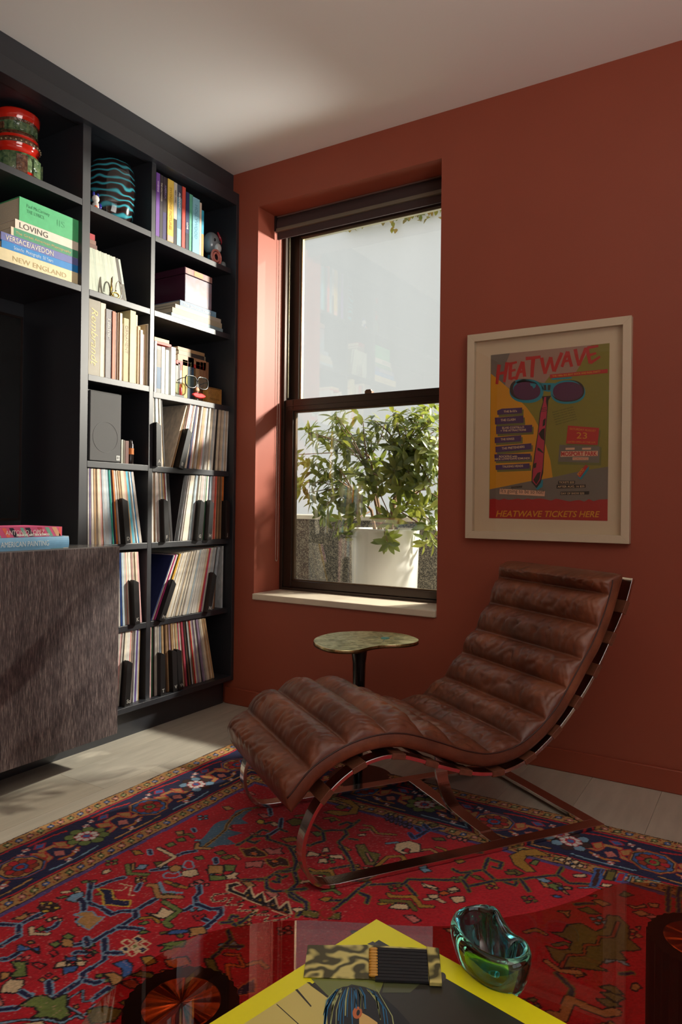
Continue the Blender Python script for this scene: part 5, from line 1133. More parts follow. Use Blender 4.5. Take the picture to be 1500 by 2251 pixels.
br('A', 'cream', .004, [(980, 610), (1090, 625), (1060, 700), (1110, 700)], [(940, 660), (1000, 665), (1050, 635)], line=None)
br('A', 'cream', .009, [(255, 975), (262, 1030), (395, 1025)]); mo('A', 'green', [(300, 985), (345, 960), (370, 985), (330, 1010)])
mo('A', 'brown', [(310, 800), (360, 760), (400, 760), (470, 770), (490, 815), (430, 840), (370, 835)]); mo('A', 'yellow', [(330, 760), (375, 765), (365, 785), (335, 785)], [(405, 755), (440, 760), (430, 785), (400, 780)], [(440, 795), (495, 800), (490, 820), (450, 820)], [(340, 830), (390, 820), (400, 840), (360, 848)]); mo('A', 'tan', [(375, 795), (410, 790), (420, 810), (385, 815)])
mo('A', 'lblue', [(540, 750), (600, 700), (680, 680), (690, 715), (640, 740), (630, 765)]); mo('A', 'green', [(470, 725), (540, 710), (560, 720), (500, 735)], [(590, 660), (640, 640), (660, 665), (610, 680)])
mo('A', 'cream', [(380, 905), (410, 890), (420, 915), (390, 925)], [(430, 885), (460, 880), (465, 900), (435, 905)], [(470, 905), (500, 895), (505, 915), (480, 920)], [(1120, 575), (1150, 565), (1160, 580), (1130, 590)])
mo('A', 'tan', [(110, 900), (190, 870), (215, 845), (230, 880), (190, 905)], [(1390, 465), (1500, 455), (1500, 500), (1400, 500)]); mo('A', 'green', [(670, 590), (720, 580), (730, 600), (690, 605)], [(740, 585), (790, 580), (785, 600), (750, 600)], [(1140, 940), (1200, 915), (1225, 935), (1180, 950)], [(1140, 1020), (1180, 990), (1230, 1005), (1190, 1025)], [(1370, 290), (1420, 275), (1440, 295), (1390, 310)])
for dx, dy, c in ((-70, -30, 'red'), (25, -55, 'navy'), (90, -20, 'red'), (65, 25, 'navy'), (-25, 50, 'red'), (-85, 25, 'navy')): mo('B', c, [(1115+dx-42, 300+dy), (1115+dx, 300+dy-26), (1115+dx+42, 300+dy), (1115+dx, 300+dy+26)], line='cream')
mo('B', 'green', [(1085, 300), (1115, 280), (1145, 300), (1115, 322)], line='cream')
mo('B', 'cream', [(450, 480), (480, 430), (550, 420), (555, 470)], [(625, 430), (715, 420), (690, 465), (630, 465)], [(20, 620), (80, 570), (190, 570), (200, 610), (130, 680), (10, 680)])
mo('B', 'blue', [(545, 380), (570, 395), (630, 380), (625, 420), (555, 420)], [(535, 470), (640, 465), (620, 510), (580, 515), (525, 535)], [(145, 290), (240, 315), (330, 362), (320, 310), (240, 330), (130, 355)], [(920, 440), (1040, 410), (1090, 450), (1080, 520), (1010, 560), (1010, 480)], [(1370, 195), (1400, 170), (1500, 165), (1500, 190)])
mo('B', 'green', [(510, 215), (560, 190), (615, 215), (570, 245)], [(415, 280), (470, 255), (510, 280), (460, 310)], [(90, 430), (210, 430), (215, 540), (130, 555), (85, 540), (140, 490)], [(150, 790), (260, 720), (350, 705), (440, 740), (540, 700), (540, 800), (580, 860), (500, 910), (440, 890), (260, 890), (310, 850), (280, 800)], [(1335, 340), (1380, 280), (1470, 255), (1500, 270), (1420, 320)], [(750, 350), (775, 335), (800, 350), (775, 365)])
mo('B', 'tan', [(510, 240), (600, 240), (600, 300), (520, 300)], [(850, 530), (940, 515), (1010, 545), (1000, 590), (930, 620), (900, 560)], [(320, 572), (350, 555), (380, 572), (350, 590)], [(430, 570), (455, 555), (480, 570), (455, 588)], [(0, 520), (80, 515), (50, 560), (0, 590)], [(610, 795), (640, 785), (650, 805), (620, 815)], [(230, 265), (270, 258), (275, 280), (240, 285)])
mo('B', 'red', [(410, 350), (450, 330), (495, 360), (450, 385)], [(705, 330), (735, 315), (755, 335), (725, 345)], [(700, 380), (740, 360), (760, 380), (725, 395)], [(270, 440), (330, 430), (385, 455), (340, 485)], [(380, 535), (405, 520), (430, 535), (405, 550)])
mo('C', 'steel', [(500, 800), (560, 740), (640, 650), (690, 620), (760, 600), (820, 530), (900, 510), (1000, 500), (900, 560), (860, 600), (920, 640), (780, 650), (760, 690), (880, 720), (740, 760), (820, 810), (680, 820), (560, 850)], line=None); br('C', 'brown', .005, [(560, 830), (620, 780), (690, 730), (740, 690), (750, 650), (800, 580), (880, 530), (1000, 508)], line='gold')
mo('C', 'tan', [(480, 850), (490, 800), (520, 790), (520, 830), (640, 840), (600, 855)], [(320, 705), (380, 695), (390, 725), (330, 730)], [(265, 1010), (320, 975), (370, 990), (350, 1030), (290, 1035)], [(590, 985), (720, 985), (720, 1050), (590, 1050)])
br('C', 'cream', .010, [(180, 845), (320, 910), (190, 985)])
mo('C', 'cream', [(380, 1030), (490, 1015), (510, 1060), (440, 1080), (370, 1070)], [(720, 1060), (780, 1060), (810, 1040), (850, 1045), (820, 1075), (850, 1095), (790, 1090), (740, 1100), (760, 1080)])
mo('C', 'red', [(380, 990), (410, 945), (460, 950), (470, 1000), (420, 1015)], [(225, 1060), (260, 1040), (300, 1055), (340, 1035), (360, 1065), (320, 1085), (240, 1085)], line='lblue')
mo('C', 'green', [(240, 815), (300, 790), (330, 815), (270, 835)], [(330, 770), (390, 755), (410, 780), (350, 790)], [(730, 980), (830, 980), (810, 1030), (740, 1030)], [(600, 1065), (740, 1070), (740, 1100), (610, 1105)], [(480, 920), (540, 905), (560, 935), (500, 940)])
mo('C', 'brown', [(850, 840), (900, 850), (980, 830), (1010, 850), (1060, 880), (1080, 905), (990, 915), (900, 905), (880, 870)], [(1060, 930), (1150, 940), (1180, 920), (1240, 935), (1260, 990), (1180, 985), (1120, 1005), (1080, 975)], line='gold'); mo('C', 'orange', [(930, 880), (960, 865), (1010, 890), (970, 905)], [(1100, 945), (1140, 935), (1170, 955), (1130, 970)])
mo('C', 'pink', [(1050, 850), (1110, 845), (1130, 860), (1200, 840), (1190, 870), (1220, 890), (1100, 895)], [(900, 955), (960, 950), (1040, 945), (1030, 1000), (960, 990), (910, 1005)])
mo('C', 'yellow', [(985, 625), (1015, 605), (1050, 615), (1045, 640), (1010, 640)]); mo('C', 'olive', [(1245, 620), (1300, 595), (1370, 610), (1360, 650), (1290, 660)], [(640, 880), (700, 860), (740, 885), (680, 900)], [(690, 920), (760, 895), (800, 910), (740, 935)]); mo('C', 'gold', [(1190, 760), (1260, 755), (1310, 750), (1320, 780), (1240, 795)])
mo('D', 'black', [(560, 240), (640, 222), (680, 245), (610, 258), (605, 280), (690, 320), (750, 262), (778, 352), (855, 302), (882, 392), (962, 342), (992, 440), (1062, 382), (1098, 480), (1040, 490), (650, 335), (560, 290)], line='cream')
br('D', 'rust', .005, [(630, 345), (1070, 490)], line=None)
for x, y in ((730, 330), (830, 370), (940, 410), (1040, 445)): mo('D', 'gold', [(x-12, y), (x, y-15), (x+12, y), (x, y+15)], line=None)
for x, y in ((665, 378), (770, 422), (868, 460), (980, 495)): mo('D', 'gold', [(x-28, y+4), (x+20, y-8), (x+28, y-2), (x-20, y+10)])
rline(T('D', [(560, 310), (460, 320), (435, 350), (455, 378), (530, 375), (545, 350)]), .004, 'black', 'cream', .002); rline(T('D', [(600, 350), (550, 412), (680, 405), (640, 458), (805, 450), (755, 492), (905, 488), (860, 540), (1030, 525), (1085, 505)]), .003, 'black', 'cream', .0018)
mo('D', 'tan', [(240, 595), (370, 590), (385, 640), (330, 650), (240, 670), (260, 630)]); mo('D', 'blue', [(65, 640), (110, 612), (235, 608), (245, 625), (160, 645)]); mo('D', 'green', [(0, 740), (100, 710), (215, 700), (200, 750)])
mo('D', 'red', [(285, 500), (310, 490), (320, 505), (380, 485), (390, 505), (350, 515), (350, 535), (310, 535)]); mo('D', 'pink', [(285, 215), (330, 200), (370, 215), (330, 235)], [(245, 240), (280, 228), (290, 250), (255, 262)], [(370, 235), (410, 230), (405, 250), (375, 255)]); br('D', 'gold', .010, [(60, 215), (130, 250), (220, 270)]); mo('D', 'olive', [(100, 245), (130, 228), (165, 245), (135, 265)])
mo('D', 'olive', [(1170, 490), (1190, 455), (1280, 465), (1330, 480), (1300, 520), (1220, 515)], [(1390, 525), (1440, 480), (1500, 470), (1500, 530)]); mo('D', 'red', [(1320, 465), (1370, 450), (1440, 460), (1420, 500), (1380, 525), (1340, 505)], line='rust'); mo('D', 'gold', [(1310, 365), (1360, 345), (1420, 350), (1380, 385)])
mo('F', 'gold', [(440, 600), (560, 590), (640, 650), (620, 710), (480, 725), (350, 700), (400, 682), (560, 690), (590, 650), (530, 620)]); mo('F', 'olive', [(440, 655), (480, 635), (540, 650), (500, 675)], [(610, 970), (680, 960), (720, 1020), (820, 1040), (760, 1130), (690, 1130), (640, 1050)], [(390, 750), (430, 745), (440, 765), (400, 775)])
br('F', 'gold', .011, [(770, 1150), (880, 1062), (990, 1055), (1015, 1090), (950, 1150)], [(240, 1165), (270, 1182), (400, 1178), (440, 1240), (500, 1250)], [(880, 1370), (900, 1392), (1080, 1392), (1150, 1470), (1240, 1470)]); br('F', 'olive', .012, [(230, 1195), (380, 1205), (400, 1258)], [(830, 1425), (1050, 1435), (1100, 1500)])
br('F', 'gold', .008, [(680, 805), (740, 815), (780, 870), (940, 880)]); br('F', 'pink', .004, [(670, 830), (720, 840), (760, 890), (900, 895)], line=None)
mo('F', 'cream', [(940, 950), (1050, 930), (1140, 960), (1130, 1020), (1000, 1040), (930, 1000)], [(340, 990), (380, 985), (392, 1020), (330, 1025)], [(220, 1018), (312, 1035), (300, 1055), (205, 1058)], [(380, 1048), (490, 1048), (505, 1085), (400, 1070)], [(310, 1080), (370, 1075), (382, 1112), (305, 1112)], [(240, 1230), (330, 1220), (360, 1255), (300, 1270)], [(660, 1145), (720, 1150), (760, 1185), (820, 1190), (740, 1200), (700, 1165)], [(1150, 1282), (1270, 1320), (1300, 1345), (1170, 1312)], [(1360, 1342), (1430, 1310), (1472, 1345), (1400, 1362)], [(1200, 1372), (1290, 1370), (1280, 1402), (1220, 1402)], [(1380, 1388), (1500, 1390), (1500, 1432), (1430, 1442)], [(880, 1490), (940, 1452), (1040, 1462), (1050, 1500)], [(620, 885), (680, 870), (680, 890), (640, 895)])
mo('F', 'orange', [(315, 1045), (345, 1035), (385, 1048), (350, 1065)], [(1290, 1355), (1340, 1340), (1385, 1360), (1330, 1378)]); mo('F', 'red', [(990, 1010), (1020, 985), (1055, 1000), (1040, 1030)]); mo('F', 'pink', [(690, 1030), (720, 1040), (755, 1095), (735, 1105)])
for i in range(6): mo('F', 'purple', [(840+i*38, 720+i*14), (875+i*38, 705+i*14), (880+i*38, 735+i*14)], [(845+i*38, 745+i*13), (890+i*38, 745+i*13), (865+i*38, 770+i*13)])
for i in range(4): mo('F', 'pink', [(1350+i*45, 890+i*10), (1390+i*45, 875+i*10), (1395+i*45, 900+i*10), (1370+i*45, 910+i*10)])
br('F', 'gold', .009, [(1280, 985), (1340, 1000), (1390, 1040)]); mo('F', 'olive', [(1240, 910), (1330, 905), (1350, 930), (1270, 930)], [(1210, 800), (1270, 785), (1290, 805), (1230, 820)])
mo('G', 'gold', [(750, 690), (830, 650), (940, 645), (1040, 700), (960, 690), (870, 690), (850, 720), (930, 800), (870, 800), (790, 750)]); mo('G', 'green', [(890, 740), (920, 715), (955, 725), (930, 755)])
for x, y in ((1110, 720), (1165, 715), (1150, 745), (1210, 735), (1195, 765), (1240, 760)): mo('G', 'cream', [(x-26, y), (x, y-14), (x+26, y), (x, y+14)])
mo('G', 'cream', [(150, 875), (230, 895), (270, 915), (190, 905)], [(330, 915), (380, 900), (415, 925), (350, 935)], [(1180, 820), (1270, 815), (1280, 835), (1200, 838)]); mo('G', 'olive', [(480, 825), (530, 825), (580, 860), (520, 850)], [(720, 800), (790, 795), (810, 815), (740, 820)]); mo('G', 'tan', [(960, 870), (1010, 880), (1060, 920), (990, 905)], [(1060, 880), (1110, 885), (1120, 905), (1070, 905)])
mo('G', 'brown', [(1350, 775), (1410, 785), (1350, 900), (1300, 900)], line='blue'); mo('G', 'olive', [(1430, 790), (1490, 795), (1465, 855), (1400, 850)])
# right end, under the smoked glass
mo('H', 'olive', [(700, 80), (785, 82), (740, 180), (650, 165)]); mo('H', 'brown', [(565, 50), (620, 55), (560, 240), (490, 235)], line='blue'); mo('H', 'red', [(810, 105), (890, 110), (850, 195), (775, 185)], line='blue'); mo('H', 'cream', [(620, 210), (735, 225), (690, 250), (600, 235)]); br('H', 'lblue', .004, [(370, 260), (490, 250), (600, 265)], [(910, 190), (945, 135), (1020, 140), (1000, 165), (1120, 160), (1250, 190)])
mo('H', 'green', [(30, 230), (90, 215), (180, 240), (130, 300), (60, 260)]); mo('H', 'tan', [(190, 250), (290, 255), (280, 280), (220, 280)], [(170, 290), (220, 290), (265, 340), (230, 330)]); mo('H', 'blue', [(60, 345), (120, 340), (185, 360), (130, 372)], [(125, 255), (160, 250), (205, 270), (170, 285)])
mo('H', 'olive', [(250, 670), (400, 650), (560, 740), (640, 700), (680, 560), (800, 570), (910, 680), (900, 820), (1000, 900), (1050, 950), (820, 960), (900, 1060), (650, 1040), (560, 1120), (680, 1170), (430, 1140), (200, 1130), (80, 1040), (0, 900), (120, 940), (260, 940), (290, 850), (60, 750), (200, 760)], [(610, 1345), (700, 1325), (770, 1345), (865, 1435), (760, 1425)], [(560, 1480), (700, 1478), (830, 1560), (700, 1572)], [(350, 490), (470, 470), (600, 545), (480, 540)])
br('H', 'rust', .006, [(170, 1130), (230, 1000), (420, 990), (440, 890), (580, 880), (600, 800), (740, 795), (790, 640)]); br('H', 'tan', .012, [(10, 1070), (150, 1170), (370, 1190)]); br('H', 'tan', .020, [(60, 1650), (180, 1690), (260, 1480), (450, 1560), (640, 1630), (770, 1620)])
mo('H', 'tan', [(890, 450), (1000, 470), (1080, 440), (1100, 470), (980, 500)], [(960, 530), (1060, 515), (1150, 560), (1050, 575)], [(1120, 430), (1230, 430), (1230, 480), (1150, 470)], [(940, 1320), (1000, 1310), (1050, 1360), (980, 1400), (930, 1370)], [(990, 690), (1040, 690), (1030, 720)], [(130, 515), (260, 515), (240, 590), (200, 540)]); mo('H', 'green', [(810, 340), (860, 300), (960, 345), (880, 360)], [(480, 345), (560, 330), (560, 360)])
mo('E', 'olive', [(490, 610), (560, 575), (650, 585), (680, 620), (650, 665), (620, 630)], [(1080, 480), (1160, 475), (1200, 560), (1290, 640), (1260, 660), (1130, 600)], [(395, 840), (440, 815), (480, 835), (430, 865)], [(130, 900), (260, 870), (420, 900), (340, 1000), (150, 1000)]); mo('E', 'rust', [(400, 660), (510, 640), (540, 690), (510, 720), (430, 695)]); br('E', 'orange', .006, [(1250, 440), (1370, 440), (1410, 540), (1330, 530), (1270, 520), (1300, 650)]); mo('E', 'orange', [(770, 490), (940, 460), (970, 520), (860, 560), (790, 540)], [(720, 580), (760, 570), (790, 595), (740, 605)]); mo('E', 'navy', [(1330, 750), (1490, 640), (1500, 760), (1360, 790)], line='orange')
# wear: pale abrash flecks and colour drift from row to row
rs = np.random.RandomState(3)
gr = rs.rand(*GX.shape); ab = 1+.10*np.sin(GX*47+np.sin(GY*9)*2)*np.sin(GY*13)
RC *= (ab*(0.80+.40*rs.rand(*GX.shape)))[..., None]
low = np.sin(GX*5.1+1)*np.sin(GY*4.3+.5)+.5*np.sin(GX*13+GY*11); fl_ = (gr > .965-.02*low) & (dB > .3) & (QX < 1.45)
RC[fl_] = RC[fl_]*.55+np.array(S(206, 150, 140))*.45
RC = np.clip(RC*1.25, 0, 1)
nx_, ny_ = GX.shape
zz_ = RZT+.0011*(rs.rand(nx_, ny_)-.5)+.0006*np.sin(GX*7)*np.sin(GY*5)
zz_[0, :] = zz_[-1, :] = .003; zz_[:, 0] = zz_[:, -1] = .003
edge = .004*np.sin(GY*3.1)+.0018*np.sin(GY*23); VX = GX.copy(); VX[:3, :] += edge[:3, :]; VY = GY.copy(); VY[:, -3:] += (.010*np.sin(GX*2.1+.4)+.0018*np.sin(GX*29))[:, -3:]
vv = np.stack([VX, VY, zz_], -1).reshape(-1, 3); rorg = np.array([1.7, -1.75, 0.0])
idx = np.arange(nx_*ny_).reshape(nx_, ny_); ff = np.stack([idx[:-1, :-1], idx[1:, :-1], idx[1:, 1:], idx[:-1, 1:]], -1).reshape(-1, 4)
me = bpy.data.meshes.new('pile'); me.vertices.add(len(vv)); me.vertices.foreach_set('co', (vv-rorg).ravel()); me.loops.add(ff.size); me.loops.foreach_set('vertex_index', ff.ravel().astype(np.int32))
me.polygons.add(len(ff)); me.polygons.foreach_set('loop_start', np.arange(0, ff.size, 4, dtype=np.int32)); me.polygons.foreach_set('loop_total', np.full(len(ff), 4, dtype=np.int32)); me.update(calc_edges=True)
ca = me.color_attributes.new('wool', 'FLOAT_COLOR', 'POINT'); ca.data.foreach_set('color', np.concatenate([RC.reshape(-1, 3), np.ones((len(vv), 1))], 1).astype(np.float32).ravel())
def wool():
    m = bpy.data.materials.new('woven_wool'); m.use_nodes = True; nt = m.node_tree; p = nt.nodes['Principled BSDF']; N = nt.nodes.new; Lk = nt.links.new
    at = N('ShaderNodeVertexColor'); at.layer_name = 'wool'; Lk(at.outputs['Color'], p.inputs['Base Color'])
    tc = N('ShaderNodeTexCoord'); n1 = N('ShaderNodeTexNoise'); n1.inputs['Scale'].default_value = 500; n1.inputs['Detail'].default_value = 3
    bp_ = N('ShaderNodeBump'); bp_.inputs['Strength'].default_value = .5; bp_.inputs['Distance'].default_value = .003
    Lk(tc.outputs['Object'], n1.inputs['Vector']); Lk(n1.outputs['Fac'], bp_.inputs['Height']); Lk(bp_.outputs[0], p.inputs['Normal'])
    p.inputs['Roughness'].default_value = .95; p.inputs['Specular IOR Level'].default_value = .1; p.inputs['Sheen Weight'].default_value = .15; return m
me.materials.append(wool())
rug = bpy.data.objects.new('rug', me); COL.objects.link(rug); rug.location = tuple(rorg)
tag(rug, 'red oriental wool rug with navy border and angular floral pattern', 'rug')
# ================================================================== smoked glass coffee table and the things on it
GZ = 0.42
edge_px = [(178.7, 2251), (213, 2206.7), (248, 2169), (298.7, 2132), (357, 2094.7), (426.7, 2060), (480, 2044), (560, 2030), (656.6, 2023), (770, 2027.5), (877, 2034), (954, 2036), (1020, 2033), (1118.7, 2015), (1184, 2003), (1240, 1987), (1284, 1972), (1316, 1956), (1352, 1945), (1390, 1940), (1440, 1942), (1500, 1950)]
ep = [tuple(onZ(x, y, GZ)[:2]) for x, y in edge_px]
ep += [(2.40, -1.52), (2.52, -1.66), (2.56, -1.85), (2.50, -2.05), (2.36, -2.24), (2.16, -2.38), (1.94, -2.44), (1.76, -2.40), (1.675, -2.32)]
ep = [tuple(p) for p in catmull(ep+[ep[0]], 4)[:-1]]
ct = root('coffee_table', (2.05, -1.98, 0.012), 'freeform coffee table with smoked brown glass top and black fluted legs capped in copper', 'table')
b = MB(); b.prism(ep, GZ-0.012, GZ); gt = b.build('glass_top', pane_mat('smoked_glass', (0.74, 0.56, 0.48), 0.9), ct)
def copper():
    m = bpy.data.materials.new('spun_copper'); m.use_nodes = True; nt = m.node_tree; p = nt.nodes['Principled BSDF']; N = nt.nodes.new; Lk = nt.links.new
    p.inputs['Base Color'].default_value = (*S(250, 150, 84), 1); p.inputs['Metallic'].default_value = 1.0; p.inputs['Roughness'].default_value = .22; p.inputs['Anisotropic'].default_value = .6
    tg = N('ShaderNodeTangent'); tg.direction_type = 'RADIAL'; tg.axis = 'Z'; Lk(tg.outputs[0], p.inputs['Tangent'])
    # sunburst-spun face: the normal rocks gently from sector to sector
    tc = N('ShaderNodeTexCoord'); gr_ = N('ShaderNodeTexGradient'); gr_.gradient_type = 'RADIAL'; Lk(tc.outputs['Object'], gr_.inputs['Vector']); prev = None
    for fq, am, ph in ((2, .6, .6), (9, .25, 0.0), (17, .12, 1.0)):
        m1 = N('ShaderNodeMath'); m1.operation = 'MULTIPLY_ADD'; m1.inputs[1].default_value = 2*PI*fq; m1.inputs[2].default_value = ph; Lk(gr_.outputs['Fac'], m1.inputs[0])
        m2 = N('ShaderNodeMath'); m2.operation = 'SINE'; Lk(m1.outputs[0], m2.inputs[0])
        m3 = N('ShaderNodeMath'); m3.operation = 'MULTIPLY_ADD'; m3.inputs[1].default_value = am; m3.inputs[2].default_value = 0.0; Lk(m2.outputs[0], m3.inputs[0])
        if prev is not None: Lk(prev.outputs[0], m3.inputs[2])
        prev = m3
    bp_ = N('ShaderNodeBump'); bp_.inputs['Strength'].default_value = 1.0; bp_.inputs['Distance'].default_value = .006; Lk(prev.outputs[0], bp_.inputs['Height']); Lk(bp_.outputs[0], p.inputs['Normal']); return m
M_COP = copper(); M_FLU = mat('black_fluted', (16, 13, 12), .45)
d1 = onZ(399, 2203, GZ-.0125); d2 = onZ(1540, 2066, GZ-.0125)
for (cx, cy) in ((float(d1[0]), float(d1[1])), (float(d2[0]), float(d2[1])), (2.05, -2.27)):
    b = MB(); seg = 120; vs = []; rr0 = .070
    for zz in (.0, GZ-.016 if False else GZ-.0135-.012):
        for k in range(seg): a = 2*PI*k/seg; r = rr0*(1-.045*(0.5+0.5*math.cos(k*2*PI/4))); vs.append((cx+r*math.cos(a), cy+r*math.sin(a), .012+zz))
    fs = [(k, (k+1) % seg, seg+(k+1) % seg, seg+k) for k in range(seg)]+[tuple(range(seg))[::-1], tuple(range(seg, 2*seg))]
    b.add(vs, fs); lg_ = b.build('leg', M_FLU, ct)
    # disc is built about its own centre so the spun grain runs round it
    b = MB(); b.lathe([(0, 0), (.046, 0), (.0475, -.0006), (.048, -.0015)], 0, 0, 0, 64)
    me_ = b.mesh('copper_disc', M_COP, smooth=False); dk = inst('copper_disc', me_, ct, loc=(cx-2.05, cy+1.98, GZ-.0128-.012)); dk['label'] = 'spun copper disc capping the leg'
# picture book with yellow-green cover
BZ = GZ+0.022
apx = onZ(828, 2020, BZ); bl_ = onZ(458, 2251, BZ); br_ = onZ(1200, 2245, BZ)
da = (bl_-apx)[:2]; da /= np.linalg.norm(da); db = np.array([-da[1], da[0]])
if db @ (br_-apx)[:2] < 0: db = -db
apx2 = apx[:2]; LA, LB = 0.345, 0.315
Q = lambda a, c: apx2+da*a+db*c
bk = root('picture_book', (float(Q(LA/2, LB/2)[0]), float(Q(LA/2, LB/2)[1]), GZ), 'large picture book with acid yellow-green border lying on the glass table', 'book')
M_LIME = mat('acid_yellow', (240, 232, 24), .35)
def slab(a0, a1, c0, c1, z0, z1): return [tuple(Q(a0, c0)), tuple(Q(a1, c0)), tuple(Q(a1, c1)), tuple(Q(a0, c1))], z0, z1
p_, z0, z1 = slab(.004, LA-.004, .004, LB-.003, GZ+.003, BZ-.003); b = MB(); b.prism(p_, z0, z1); b.build('pages', M_PAGES, bk)
for z0, z1 in ((GZ+.0002, GZ+.003), (BZ-.003, BZ)):
    p_, _, _ = slab(0, LA, 0, LB, 0, 0); b = MB(); b.prism(p_, z0, z1); b.build('cover_board', M_LIME, bk, bevel=.0006)
p_, _, _ = slab(0, .0028, 0, LB, 0, 0); b = MB(); b.prism(p_, GZ+.003, BZ-.003); b.build('spine', M_LIME, bk)
# cover picture: flat print in thin layers on the board
def K2(x, y, lay): p = onZ(540+x*.30667, 1980+y*.30667, BZ); return (float(p[0]), float(p[1]), BZ+.0001+.00010*lay)
PM = {k: mat('print_'+k, v, .32) for k, v in dict(dark=(52, 50, 42), wall=(212, 196, 112), moss=(120, 128, 66), hair=(24, 24, 26), teal=(18, 104, 150), straw=(168, 176, 116), ear=(196, 104, 52), skin=(216, 178, 104), seam=(40, 36, 28), grey=(70, 66, 66), mid=(84, 88, 60)).items()}
inner = .0335
p_, _, _ = slab(inner, LA-.01, inner, LB-.02, 0, 0); b = MB(); b.add([(x, y, BZ+.00008) for x, y in p_], [(0, 1, 2, 3)]); b.build('cover_picture', PM['dark'], bk)
def pic(c, lay, *pls):
    for pl in pls: b = MB(); b.flat(pl, lambda x, y: K2(x, y, lay)); b.build('printed_shape', PM[c], bk)
pic('wall', 1, [(440, 590), (592, 700), (590, 820), (600, 1100), (-420, 1140), (60, 838)]); pic('moss', 1, [(470, 560), (760, 545), (760, 600), (640, 660), (600, 690)], [(760, 540), (1000, 560), (960, 660), (860, 620), (760, 600)])
pic('mid', 1, [(1000, 560), (1260, 590), (1180, 660), (980, 660)]); pic('grey', 1, [(872, 312), (912, 292), (962, 318), (915, 322)])
pic('seam', 2, [(438, 585), (462, 585), (604, 690), (592, 702)], [(356, 640), (372, 634), (474, 756), (468, 764)], [(220, 745), (226, 742), (400, 900), (392, 902)])
pic('hair', 2, [(592, 700), (640, 645), (700, 618), (780, 610), (860, 625), (930, 652), (1000, 700), (1080, 770), (1170, 870), (1260, 1000), (1330, 1130), (600, 1130), (588, 900), (585, 790)])
pic('skin', 3, [(815, 795), (880, 830), (945, 875), (960, 960), (900, 1040), (850, 1000), (815, 900)]); pic('ear', 4, ell(802, 806, 34, 44, .2)); pic('hair', 5, ell(808, 806, 12, 22, .2))
RS = random.Random(9)
for i in range(30):
    x0 = RS.uniform(640, 940); y0 = 618+abs(x0-780)*.10+RS.uniform(0, 24); s_ = (x0-770)/180; x1 = x0+s_*150+RS.uniform(-20, 20); y1 = RS.uniform(800, 1080)
    if 770 < x1 < 960 and y1 > 800 and x0 < 900: y1 = 780
    xm, ym = (x0+x1)/2+s_*40, (y0+y1)/2-20; w = RS.uniform(3, 6.5)
    pic('teal' if i % 5 < 3 else 'straw', 6, [(x0-w*.4, y0), (xm-w, ym), (x1-w*.6, y1), (x1+w*.6, y1), (xm+w, ym), (x0+w*.4, y0)])
b = MB(); b.flat(ell(1408, 548, 30, 34), lambda x, y: K2(x, y, 1)); b.build('printed_dot', PM['grey'], bk)
# gold matchbook, open
MZ = BZ+.0012
def K3(x, y, z): p = onZ(540+x*.30667, 1980+y*.30667, z); return (float(p[0]), float(p[1]), z)
m0 = K3(900, 450, BZ)
mk = root('matchbook', (m0[0], m0[1], BZ+.0008), 'open gold matchbook with black matches on the picture book', 'matchbook')
def gold_foil():
    m = bpy.data.materials.new('rippled_gold_card'); m.use_nodes = True; nt = m.node_tree; p = nt.nodes['Principled BSDF']; N = nt.nodes.new; Lk = nt.links.new
    tc = N('ShaderNodeTexCoord'); wv = N('ShaderNodeTexWave'); wv.inputs['Scale'].default_value = 9; wv.inputs['Distortion'].default_value = 14; wv.inputs['Detail'].default_value = 1.5; wv.inputs['Detail Scale'].default_value = 3.0
    mp = N('ShaderNodeMapping'); mp.inputs['Rotation'].default_value = (0, 0, .8)
    rp = N('ShaderNodeValToRGB'); e = rp.color_ramp.elements; e[0].position = .15; e[0].color = (*S(74, 68, 30), 1); e[1].position = .95; e[1].color = (*S(214, 200, 118), 1)
    Lk(tc.outputs['Object'], mp.inputs[0]); Lk(mp.outputs[0], wv.inputs['Vector']); Lk(wv.outputs['Fac'], rp.inputs[0]); Lk(rp.outputs[0], p.inputs['Base Color']); p.inputs['Roughness'].default_value = .35; p.inputs['Metallic'].default_value = .2; return m
M_FOIL = gold_foil()
def sheet(name, quad, z0, z1, m, bevel=0):
    b = MB(); t = [K3(x, y, z1) for x, y in quad]; b.add([(p[0], p[1], z0) for p in t]+t, [(3, 2, 1, 0), (4, 5, 6, 7), (0, 1, 5, 4), (1, 2, 6, 5), (2, 3, 7, 6), (3, 0, 4, 7)]); return b.build(name, m, mk, bevel=bevel)
sheet('flap', [(446, 318), (872, 316), (866, 560), (416, 546)], BZ+.0010, BZ+.0018, M_FOIL); sheet('inner_card', [(872, 316), (1310, 342), (1318, 592), (866, 560)], BZ+.0010, BZ+.0018, M_FOIL)
sheet('tuck', [(1298, 324), (1388, 338), (1410, 588), (1320, 584)], BZ+.0018, BZ+.0066, M_FOIL, .0008)
